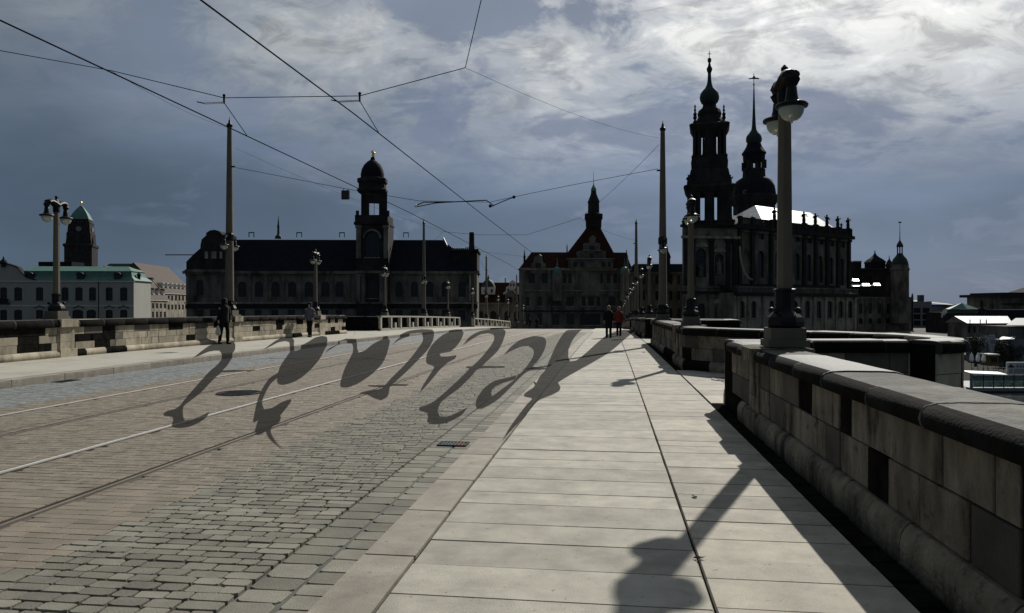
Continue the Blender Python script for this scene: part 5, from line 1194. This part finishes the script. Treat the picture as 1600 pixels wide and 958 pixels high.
# nave
f = Fac(B, 1150, 238, 1328, 278); zn = f.z(1160, 352)
ov = [(a - 5, a + 5, y_ - 6, y_ + 6, 1) for a, y_ in ((1189, 368), (1215, 370), (1246, 372), (1264, 374), (1282, 376), (1299, 379), (1316, 381))]
ar = [(a - 5 + i * .3, a + 5 - i * .3, y_, y_ + 42, 1) for i, (a, y_) in enumerate(((1189, 392), (1215, 393), (1246, 396), (1264, 398), (1282, 400), (1299, 402), (1316, 404)))]
f.wall(M_fac, ZC, zn, ov + ar, thick=.9, rec=.6); q = MB(); q.box(15., f.L - .01, .91, 28, ZC, zn - .02, f.T); B.part('side_wall', q, M_fac)
f.pil(M_facd, [1154, 1174, 1203, 1231, 1255, 1273, 1291, 1308, 1325], 1.5, 6., zn - 1.4, .8, 'buttress')
f.band('cornice', M_facd, zn - 1.2, zn, 1.3); f.band('frieze', M_fac, zn - 2.2, zn - 1.3, .5)
b = MB(); b.box(-.3, f.L + .3, -.9, -.5, zn + 2.0, zn + 2.5, f.T); b.box(-.3, f.L + .3, -.9, -.5, zn, zn + .4, f.T)
u = .2
while u < f.L: b.box(u, u + .32, -.85, -.55, zn + .4, zn + 2.0, f.T); u += .75
B.part('balustrade', b, M_facd)
for px in (1154, 1174, 1203, 1210, 1231, 1256, 1274, 1292, 1309, 1325):
    u = f.u(px); dd = f.a.y + f.d.y * u; q = MB(); q.box(u - .7, u + .7, -1.1, -.2, zn, zn + 2.8, f.T); pe = B.part('balustrade_pier', q, M_facd)
    if px not in (1154, 1174, 1203): statue(B, px, 479 - (zn + 2.7 - EYE) / dd * F, dd - .6, 4.3 * F / dd)
statue(B, 1314.5, 479 - (zn + 2.4 - EYE) / 275 * F, 276, 2.4 * F / 276)
ze = zn + 1.2
def useek(px, w):
    lo, hi = -20., 80.
    for _ in range(50):
        m_ = (lo + hi) / 2; p = f.T(m_, w, 0)
        if 800 + p[0] / p[1] * F < px: lo = m_
        else: hi = m_
    return lo
ul, ur = useek(1180, 14.5), f.L - 3; zr = EYE + (479 - 321) / F * f.T(ul, 14.5, 0)[1]
ue = useek(1194, 2.2)
q = MB(); P = [f.T(ue, 2.2, ze), f.T(f.L - .5, 2.2, ze), f.T(ur, 14.5, zr), f.T(ul, 14.5, zr), f.T(f.L - .5, 26.8, ze), f.T(ue, 26.8, ze)]
q.v = P; q.f = [(0, 1, 2, 3), (3, 2, 4, 5), (1, 4, 2), (0, 3, 5), (0, 5, 4, 1)]; B.part('nave_roof', q, M_metal)
q = MB(); q.v = [f.T(2, 2.2, ze), f.T(ue - .4, 2.2, ze), f.T(ue - 2., 12, zr - 5), f.T(5, 12, zr - 5)]; q.f = [(0, 1, 2, 3)]; B.part('choir_roof', q, M_slate)
B.lathe('roof_hatch', 1176, [(2.2, 343), (2.2, 339), (.5, 337)], M_metal, 8, d=244)
# aisle
f = Fac(B, 1150, 226, 1338, 264); za = f.z(1160, 457)
xs = [1160, 1178, 1206, 1243, 1262, 1280, 1297, 1314, 1329]
f.wall(M_facl, ZC, za, [(a - 4, a + 4, 470, 497, 1) for a in xs], thick=.9, rec=.55, sill=M_facl); f.block(M_fac, ZC, za, 13, w0=.91)
f.pil(M_facl, [1153, 1169, 1192, 1220, 1234, 1252.5, 1271, 1288.5, 1305.5, 1321.5, 1335], 1.0, ZC + .3, za - 1.2, .5); f.band('cornice', M_facd, za - 1., za, 1.); 
b = MB(); b.box(-.3, f.L + .3, -.7, -.4, za + 1.5, za + 1.9, f.T); u = .2
while u < f.L: b.box(u, u + .3, -.65, -.45, za, za + 1.5, f.T); u += .8
B.part('balustrade', b, M_fac)
q = MB(); q.v = [f.T(0, .2, za + .1), f.T(f.L, .2, za + .1), f.T(f.L, 13, za + 5.), f.T(0, 13, za + 5.)]; q.f = [(0, 1, 2, 3)]; B.part('aisle_roof', q, M_slate)
for a, b_, y_, d_ in ((1312, 1325, 442, 276), (1333, 1343, 437, 282), (1333, 1343, 445, 279), (1348, 1360, 444.5, 284), (1366, 1376, 444, 288)):
    q = MB(); q.v = [(B.X(a, d_), d_, B.Z(y_ + 2.2, d_)), (B.X(b_, d_), d_, B.Z(y_ + 2.2, d_)), (B.X(b_ - 2, d_ + 3), d_ + 3, B.Z(y_ - 1.6, d_ + 3)), (B.X(a - 1, d_ + 3), d_ + 3, B.Z(y_ - 1.6, d_ + 3)), (B.X(a, d_), d_ + 3, B.Z(y_ + 2.4, d_)), (B.X(b_, d_), d_ + 3, B.Z(y_ + 2.4, d_))]
    q.f = [(0, 1, 2, 3), (4, 5, 2, 3), (0, 4, 3), (1, 2, 5), (0, 1, 5, 4)]; B.part('lit_roof', q, M_metal)
# ---- palace tower behind the church
B = Bld('palace_tower', 'tall palace tower with needle spire and weather vane behind the church roof', 1178, 310, 'tower')
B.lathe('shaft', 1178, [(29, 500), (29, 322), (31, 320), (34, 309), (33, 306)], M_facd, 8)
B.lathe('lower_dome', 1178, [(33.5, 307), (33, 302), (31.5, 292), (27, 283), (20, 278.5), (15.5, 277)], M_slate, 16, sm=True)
for px in (1165, 1191): 
    q = MB(); q.prism([(3.6 * math.cos(2*math.pi*i/14), 3.6 * math.sin(2*math.pi*i/14)) for i in range(14)], lambda p: (B.X(px + p[0], 303), 303.0, B.Z(300 - p[1], 303)), lambda p: (B.X(px + p[0], 303), 306, B.Z(300 - p[1], 303))); oc = B.part('oculus', q, M_fac)
    q = MB(); q.prism([(2.2 * math.cos(2*math.pi*i/14), 2.2 * math.sin(2*math.pi*i/14)) for i in range(14)], lambda p: (B.X(px + p[0], 302.9), 302.9, B.Z(300 - p[1], 302.9)), lambda p: (B.X(px + p[0], 302.9), 303.1, B.Z(300 - p[1], 302.9))); B.part('oculus_pane', q, M_pane)
k = 310 / F; cx = B.X(1178)
for a, b_ in ((1163, 1170.5), (1176, 1180.5), (1186, 1193)):
    for side in (0, 1):
        q = MB(); yy = 310 - 14 * k + side * 25 * k; q.box(B.X(a), B.X(b_), yy, yy + 3 * k, B.Z(265), B.Z(252)); B.part('gallery_pier', q, M_facd)
B.lathe('gallery_base', 1178, [(16, 278), (15.5, 268), (16, 267), (15, 264.5)], M_facd, 8)
B.lathe('gallery_roof', 1178, [(15, 252.5), (15.5, 243), (17, 241), (17, 239), (13, 233), (10.5, 228), (10, 225)], M_slate, 8)
B.lathe('bulb_spire', 1178, [(8.5, 226), (11.5, 222), (12.2, 217), (11, 212.5), (7, 207.5), (4, 203), (3, 196), (2.2, 180), (1.5, 160), (.9, 140), (.6, 133)], M_copperd, 14, sm=True)
B.lathe('orb', 1178, [(.5, 134), (1.5, 132.6), (1.5, 131), (.4, 129.6)], M_gold, 8)
q = MB(); q.box(cx - .12, cx + .12, 310, 310.2, B.Z(130), B.Z(115)); q.prism([(1170, 123.5), (1186, 123.5), (1186, 122), (1180, 121.2), (1179.5, 119), (1177, 119), (1176, 121.5), (1170, 122.3)], lambda p: (B.X(p[0]), 309.9, B.Z(p[1])), lambda p: (B.X(p[0]), 310.25, B.Z(p[1]))); B.part('weather_vane', q, M_iron)
# ---- palace wing with corner turret, right of the church
B = Bld('turret_palace', 'dark palace with round domed corner turret and needle right of the church', 1385, 325)
f = Fac(B, 1328, 322, 1424, 330); zt = f.z(1370, 464); 
f.wall(M_fac, ZC, zt, [(a - 2.6, a + 2.6, 474, 490, 1) for a in (1345, 1360, 1374, 1388, 1402, 1415)] + [(a - 3, a + 3, 497, 506, 1) for a in (1345, 1360, 1374, 1388, 1402, 1415)]); f.block(M_fac, ZC, zt, 10); f.band('cornice', M_fac, zt - .7, zt, .6); f.pil(M_fac, [1338, 1352, 1367, 1381, 1395, 1409, 1421], 1.1, ZC + .3, zt - .8)
f = Fac(B, 1326, 333, 1398, 335); f.wall(M_facd, ZC, f.z(1350, 420), [(1354, 1362, 431, 444, 0), (1367, 1374, 431, 444, 0), (1336, 1343, 450, 460, 0), (1384, 1390, 440, 455, 0)]); f.block(M_facd, ZC, f.z(1350, 420), 14); f.band('cornice', M_facd, f.z(1350, 422), f.z(1350, 419), .6)
B.bx('chimney', 1335, 1346, 409, 421, 338, 4, M_facd); B.bx('chimney_cap', 1334.3, 1346.7, 407.5, 409.2, 337.5, 5, M_metal)
B.lathe('pavilion', 1367, [(11, 421), (11, 412), (12, 410), (8.5, 405.5), (4.5, 402), (2, 399), (.8, 396), (.3, 391)], M_slate, 4, R(45), d=339)
B.lathe('small_turret', 1389.5, [(4.5, 425), (4.5, 417), (5.5, 415), (2.6, 408), (.8, 405), (.2, 399)], M_facd, 8, d=334)
B.lathe('round_turret', 1406, [(13, 505), (13, 424), (14, 422), (14, 420), (12.5, 418), (12.5, 415), (13, 414)], M_fac, 14, d=325)
B.lathe('turret_dome', 1406, [(12.5, 416.5), (12, 411), (10, 405), (6.5, 400.5), (4.6, 398), (4.4, 396)], M_copperd, 14, d=325, sm=True)
for dx in (-3.6, 0, 3.6): B.lathe('lantern_column', 1406 + dx, [(.8, 397), (.8, 385)], M_facd, 6, d=324)
B.lathe('lantern_cap', 1406, [(5, 386), (4.6, 382.5), (2.8, 379), (1.2, 376.5), (.7, 374), (.4, 360), (.3, 347)], M_copperd, 10, d=325)
B.bx('weather_vane', 1404, 1408.5, 346.5, 348.5, 325, .2, M_iron)
B.bx('end_block', 1417, 1427, 466, 520, 331, 8, M_facd); B.lathe('pinnacle', 1425.5, [(1.4, 467), (1.2, 462), (.3, 458)], M_facd, 6, d=331)

# ---- right background
B = Bld('office_block', 'grey modern office block with square windows right of the church', 1460, 380)
f = Fac(B, 1426, 380, 1456, 380); f.wall(M_conc, ZC, B.Z(471), [(a, a + 11, y_, y_ + 8, 0) for a in (1427.5, 1441.5) for y_ in (481, 491, 501)], bars=False); f.block(M_conc, ZC, B.Z(471), 16)
f = Fac(B, 1455.9, 381, 1500, 392); f.wall(M_conc, ZC, f.z(1470, 477), [(a, a + 2.2, y_, y_ + 6, 0) for a in (1459, 1463.3, 1470, 1474, 1480, 1486) for y_ in (488.5, 496, 504)], bars=False); f.block(M_conc, ZC, f.z(1470, 477), 14); f.band('roof_edge', M_slate, f.z(1470, 477.5), f.z(1470, 476), .6)
B.bx('chimney', 1438, 1444, 461, 474, 384, 3, mat('green_flue', (.05, .07, .065), .8))
q = MB(); q.v = [(B.X(1426, 382), 382, B.Z(471, 382)), (B.X(1492, 382), 382, B.Z(477, 382)), (B.X(1482, 392), 392, B.Z(474.5, 392)), (B.X(1430, 392), 392, B.Z(469, 392))]; q.f = [(0, 1, 2, 3)]; B.part('roof', q, M_copperd)
B = Bld('pavilion', 'dark pavilion with pale green hipped copper roof beside the office block', 1503, 300)
B.bx('wall', 1472, 1532, 488, 525, 300, 12, M_facd); B.lathe('roof', 1503, [(23, 483), (0.6, 473.5)], M_copper, 6, d=306, sy=.5); B.lathe('roof_skirt', 1503, [(30, 490), (25, 483.2)], M_copperd, 6, d=306, sy=.5)
for a in (1478, 1484, 1490, 1497, 1510, 1518): B.bx('window', a, a + 3, 496, 512, 299.8, .25, M_pane)
for a, y_ in ((1478, 484), (1475, 487), (1472, 490)): B.lathe('statue', a, [(.9, y_ + 6), (.8, y_ + 2), (1.1, y_), (.5, y_ - 2)], M_trim, 6, d=299)
B.lathe('statue_group', 1534, [(5, 492), (4.5, 482), (2.2, 480), (2.2, 475), (1.6, 473.5), (1.9, 471), (.8, 468.5)], M_facd, 8, d=300)
B = Bld('low_gallery', 'low long building with brightly lit pale roof at the right', 1550, 230)
f = Fac(B, 1507, 230, 1592, 230); zt = B.Z(505); f.wall(M_fac, ZC, zt, [(1512 + k * 9, 1516 + k * 9, 510, 520, 0) for k in range(9)], bars=False); f.block(M_fac, ZC, zt, 9)
q = MB(); q.v = [f.T(.6, -.4, zt), f.T(f.L - 2.2, -.4, zt), f.T(f.L + .0, 5.2, B.Z(494, 235.2)), f.T(.0, 5.2, B.Z(494, 235.2)), f.T(f.L, 10.5, zt), f.T(0, 10.5, zt)]; q.f = [(0, 1, 2, 3), (3, 2, 4, 5), (1, 4, 2), (0, 3, 5), (0, 5, 4, 1)]; B.part('roof', q, M_metal)
for px in (1515.5, 1531.5, 1541): B.bx('roof_pipe', px, px + 1., 499, 505, 229.4, .25, M_facd)
B = Bld('opera_house', 'dark stone theatre corner with cornice at the right edge', 1610, 380)
B.bx('wall', 1567, 1680, 461, 520, 380, 30, M_fac); B.bx('cornice', 1562, 1690, 459.5, 464, 377, 34, M_facd); B.bx('attic', 1568, 1690, 457, 460, 381, 28, M_facd); B.lathe('roof', 1650, [(50, 458.5), (8, 438)], M_slate, 4, R(45), d=400); B.bx('string_course', 1566, 1690, 474, 476, 379.3, .8, M_facd)
q = MB(); q.v = [(B.X(1571), 377.5, B.Z(461.5, 377.5)), (B.X(1583), 377.5, B.Z(461.5, 377.5)), (B.X(1581), 383, B.Z(459, 383)), (B.X(1571), 383, B.Z(459, 383))]; q.f = [(0, 1, 2, 3)]; B.part('lit_cornice', q, M_metal)
B.bx('dark_annex', 1575, 1690, 484, 520, 340, 20, M_slate)
B = Bld('riverside_house', 'dark quayside house with pale sloping canopy at the right edge', 1600, 150)
B.bx('wall', 1566, 1680, 531, 575, 150, 12, M_conc); B.bx('upper_wall', 1574, 1680, 510, 531, 153, 9, M_fac)
q = MB(); q.v = [(B.X(1559, 147), 147, B.Z(530.5, 147)), (B.X(1585, 147), 147, B.Z(529.5, 147)), (B.X(1588, 152), 152, B.Z(525.5, 152)), (B.X(1566, 152), 152, B.Z(526, 152))]; q.f = [(0, 1, 2, 3)]; B.part('canopy', q, mat('zinc_canopy', (.30, .31, .29), .5))
q = MB(); q.v = [(B.X(1572, 151), 151, B.Z(508, 151)), (B.X(1690, 151), 151, B.Z(508, 151)), (B.X(1690, 158), 158, B.Z(497, 158)), (B.X(1587, 158), 158, B.Z(497, 158))]; q.f = [(0, 1, 2, 3)]; B.part('roof', q, mat('zinc_dull', (.13, .14, .14), .6))
for k in range(7): B.bx('shutter_slat', 1575 + k * 3.2, 1577 + k * 3.2, 513, 521, 152.8, .2, mat('pale_slat', (.20, .20, .19), .8))
# ---- landing stage with glass balustrade and sign
PD = 105.
B = Bld('landing_stage', 'floating landing stage with green glass railing and white edge at lower right', 1560, PD, 'landing stage', zb=-10.6)
M_dk = mat('grey_deck', (.16, .165, .165), .7)
B.bx('deck', 1517, 1700, 606, 611.5, PD, 10, M_dk); B.bx('hull', 1519, 1700, 611.6, 616, PD + .3, 9.4, M_iron); B.bx('end_post', 1517.2, 1520.5, 583, 606, PD, .3, M_dk)
q = MB(); q.v = [(B.X(1517, PD), PD - .1, B.Z(583, PD)), (B.X(1575, PD), PD - .1, B.Z(585.3, PD)), (B.X(1575, PD), PD + 2.2, B.Z(583.0, PD)), (B.X(1517, PD), PD + 2.2, B.Z(580.8, PD)), (B.X(1517, PD), PD - .1, B.Z(585, PD)), (B.X(1575, PD), PD - .1, B.Z(587, PD))]; q.f = [(0, 1, 2, 3), (4, 5, 1, 0)]; B.part('awning', q, M_white)
M_gglass = mat('green_glass', (.10, .16, .14), .08, .3, 1.2, spec=.6, trans=.5)
for k in range(9): B.bx('glass_panel', 1521 + k * 16, 1536.4 + k * 16, 586.5, 605, PD + .05, .06, M_gglass); B.bx('rail_post', 1536.5 + k * 16, 1537.2 + k * 16, 585, 606, PD, .12, M_iron)
for k in range(7): B.bx('table', 1526 + k * 17, 1536 + k * 17, 597, 598, PD + 3, 1., M_white); B.bx('table_leg', 1530.5 + k * 17, 1531.5 + k * 17, 598, 606, PD + 3.4, .1, M_iron)
q = MB()
for k in range(8): q.box(B.X(1520 + k * 8, PD + 8), B.X(1520.5 + k * 8, PD + 8), PD + 8, PD + 8.05, B.Z(583, PD + 8), B.Z(574, PD + 8))
q.box(B.X(1518, PD + 8), B.X(1578, PD + 8), PD + 8, PD + 8.05, B.Z(575, PD + 8), B.Z(574.4, PD + 8)); B.part('back_railing', q, M_iron)
B = Bld('sign_board', 'white sign board with dark roof emblem and the letters KAI on the landing stage', 1590, PD, 'sign', zb=-7.9)
B.bx('board', 1573.5, 1700, 566, 585, PD + 1, .25, mat('sign_white', (.42, .43, .42), .6, .06, 1.))
M_ink = mat('sign_ink', (.03, .032, .035), .7)
q = MB(); q.prism([(1575.5, 573), (1577, 571), (1579.5, 569), (1582, 571), (1585, 573), (1585, 574.5), (1575.5, 574.5)], lambda p: (B.X(p[0], PD + .98), PD + .96, B.Z(p[1], PD + .98)), lambda p: (B.X(p[0], PD + .98), PD + 1.01, B.Z(p[1], PD + .98))); B.part('emblem', q, M_ink)
def letter(ch, px):
    cu = bpy.data.curves.new('t', 'FONT'); cu.body = ch; cu.size = .62; cu.extrude = .012; ob = bpy.data.objects.new('t', cu); COL.objects.link(ob)
    dg = bpy.context.evaluated_depsgraph_get(); me = bpy.data.meshes.new_from_object(ob.evaluated_get(dg)); bpy.data.objects.remove(ob); bpy.data.curves.remove(cu)
    v = Vector((B.X(px, PD + 1), PD + .97, B.Z(574.3, PD + 1))); me.materials.clear()
    me.transform(Matrix.Translation(v - Vector(B.base)) @ Matrix.Rotation(R(90), 4, 'X')); link_mesh('letter', me, M_ink, B.e)
letter('K', 1588); letter('A', 1593); letter('I', 1598.5)
B.bx('notice', 1577, 1582, 577, 583, PD + .93, .05, mat('notice_grey', (.22, .23, .23), .7)); B.bx('notice', 1585, 1640, 577, 583, PD + .93, .05, mat('notice_grey', (0, 0, 0)))
# flags on poles
for (pa, pb, y0_, y1_, lab) in ((1533.5, 1542, 524, 541, 'small pale banner left of the emblem banner on the quay'), (1544, 1554.5, 522.5, 553, 'tall pale banner with a round emblem on the quay')):
    B = Bld('banner', lab, (pa + pb) / 2, 140, 'banner', 'banners on the quay', zb=-10.)
    B.lathe('pole', pb + .8, [(.35, 577), (.3, 519)], M_iron, 6)
    q = MB(); n = 6
    for i in range(n + 1):
        t_ = i / n; yy = y0_ + (y1_ - y0_) * t_; w_ = .28 * math.sin(t_ * 5)
        q.v += [(B.X(pa + t_ * 2.5, 140), 140 + w_, B.Z(yy + .8)), (B.X(pb, 140), 140 - w_, B.Z(yy))]
    q.f = [(2*i, 2*i+1, 2*i+3, 2*i+2) for i in range(n)]; q2 = MB(); q2.v = q.v + [(x, y_ + .03, z) for x, y_, z in q.v]; m_ = len(q.v); q2.f = q.f + [tuple(m_ + k for k in reversed(fc)) for fc in q.f]; B.part('cloth', q2, mat('banner_cloth', (.30, .30, .33), .8, .15, 2.))
    if pa > 1540:
        q = MB(); c = (1549.5, 533.5)
        for k in range(14):
            a, a2 = 2*math.pi*k/14, 2*math.pi*(k+1)/14; q.prism([(c[0] + 2.6*math.cos(a), c[1] + 2.6*math.sin(a)), (c[0] + 2.6*math.cos(a2), c[1] + 2.6*math.sin(a2)), (c[0] + 1.9*math.cos(a2), c[1] + 1.9*math.sin(a2)), (c[0] + 1.9*math.cos(a), c[1] + 1.9*math.sin(a))], lambda p: (B.X(p[0]), 139.6, B.Z(p[1])), lambda p: (B.X(p[0]), 139.65, B.Z(p[1])))
        B.part('emblem', q, M_frame)
# dark tree on the quay
def tree(label, px, d, pyt, pyb, hw, seed):
    r = random.Random(seed); B = Bld('quay_tree', label, px, d, 'tree', 'trees on the quay', zb=-9.6); k = d / F
    q = MB(); x = B.X(px); zt = B.Z(pyt); zb = B.Z(pyb); q.tube([(x, d, -9.6), (x + .2, d, (zb - 9.6) / 2 + 1), (x, d, zb + 2)], [.28, .2, .1], 7)
    for i in range(6):
        a = r.uniform(0, 6.28); q.tube([(x, d, zb), (x + math.cos(a) * hw * k * .4, d + math.sin(a) * hw * k * .4, (zt + zb) / 2), (x + math.cos(a) * hw * k * .7, d + math.sin(a) * hw * k * .7, zt - 1)], [.12, .07, .03], 5)
    B.part('trunk', q, mat('bark', (.05, .04, .03), .9))
    q = MB()
    cl = [(x + r.uniform(-1, 1) * hw * k * .75, d + r.uniform(-1, 1) * hw * k * .6, r.uniform(zb + .5, zt - .6), r.uniform(.5, 1.1)) for _ in range(26)]
    for cx_, cy_, cz_, rr in cl:
        for _ in range(90):
            v = Vector((r.gauss(0, 1), r.gauss(0, 1), r.gauss(0, 1))).normalized() * rr * r.uniform(.5, 1.1); n_ = Vector((r.gauss(0, 1), r.gauss(0, 1), r.gauss(0, 1))).normalized(); a = n_.orthogonal().normalized() * r.uniform(.08, .17); b_ = n_.cross(a)
            c = Vector((cx_, cy_, cz_)) + v; q.poly([c - a, c + b_ * .6, c + a, c - b_ * .6])
    B.part('crown', q, mat('dark_foliage', (.035, .045, .022), .8, .4, 1.))
tree('dark bushy tree on the quay left of the banners', 1524, 138, 524, 562, 12, 3)
tree('dark low tree behind the banners on the quay', 1562, 146, 530, 566, 11, 4)
tree('dark tree filling the quay beside the ochre kiosk', 1580, 150, 534, 572, 14, 8)
# white parasols and a kiosk at the quay
for i, (px, y_, lab) in enumerate(((1518, 553, 'leftmost folded white parasol on the quay'), (1528, 553, 'second folded white parasol on the quay'), (1537, 554, 'third folded white parasol on the quay, beside the yellow kiosk'))):
    B = Bld('parasol', lab, px, 128, 'parasol', 'white parasols on the quay', zb=-10.4); B.lathe('canopy', px, [(.4, y_ - 2), (2.4, y_ + 3), (2.9, y_ + 9), (1.8, y_ + 12)], M_white, 8); B.lathe('pole', px, [(.3, y_ + 11.5), (.3, 583)], M_iron, 6)
B = Bld('kiosk', 'small ochre kiosk with pale roof under the banners', 1553, 132, 'kiosk', zb=-10.3)
B.bx('body', 1546, 1561, 556, 572, 132, 2.5, mat('ochre_paint', (.12, .085, .03), .8)); B.bx('roof', 1544.5, 1562.5, 553.5, 556, 131.6, 3.2, mat('kiosk_roof', (.32, .31, .27), .7)); B.bx('hatch', 1549, 1558, 559, 566, 131.9, .15, M_pane)
q = MB(); q.box(cam2w(8, 100, 0).x - 0, cam2w(8, 100, 0).x + 220, 125, 176, -13, -10.2); q.build('quay', mat('quay_paving', (.022, .022, .02), .95, .4, .2, spec=.05))['kind'] = 'structure'
# crane jib far left behind the palace
B = Bld('tower_crane', 'faint crane jib beside the dark palace at the left', 290, 900, 'crane')
q = MB(); q.box(B.X(258), B.X(330), 900, 901, B.Z(399), B.Z(397.4)); B.part('jib', q, M_conc); q = MB(); q.box(B.X(318), B.X(320), 900, 901, ZC, B.Z(392)); B.part('mast', q, M_conc)
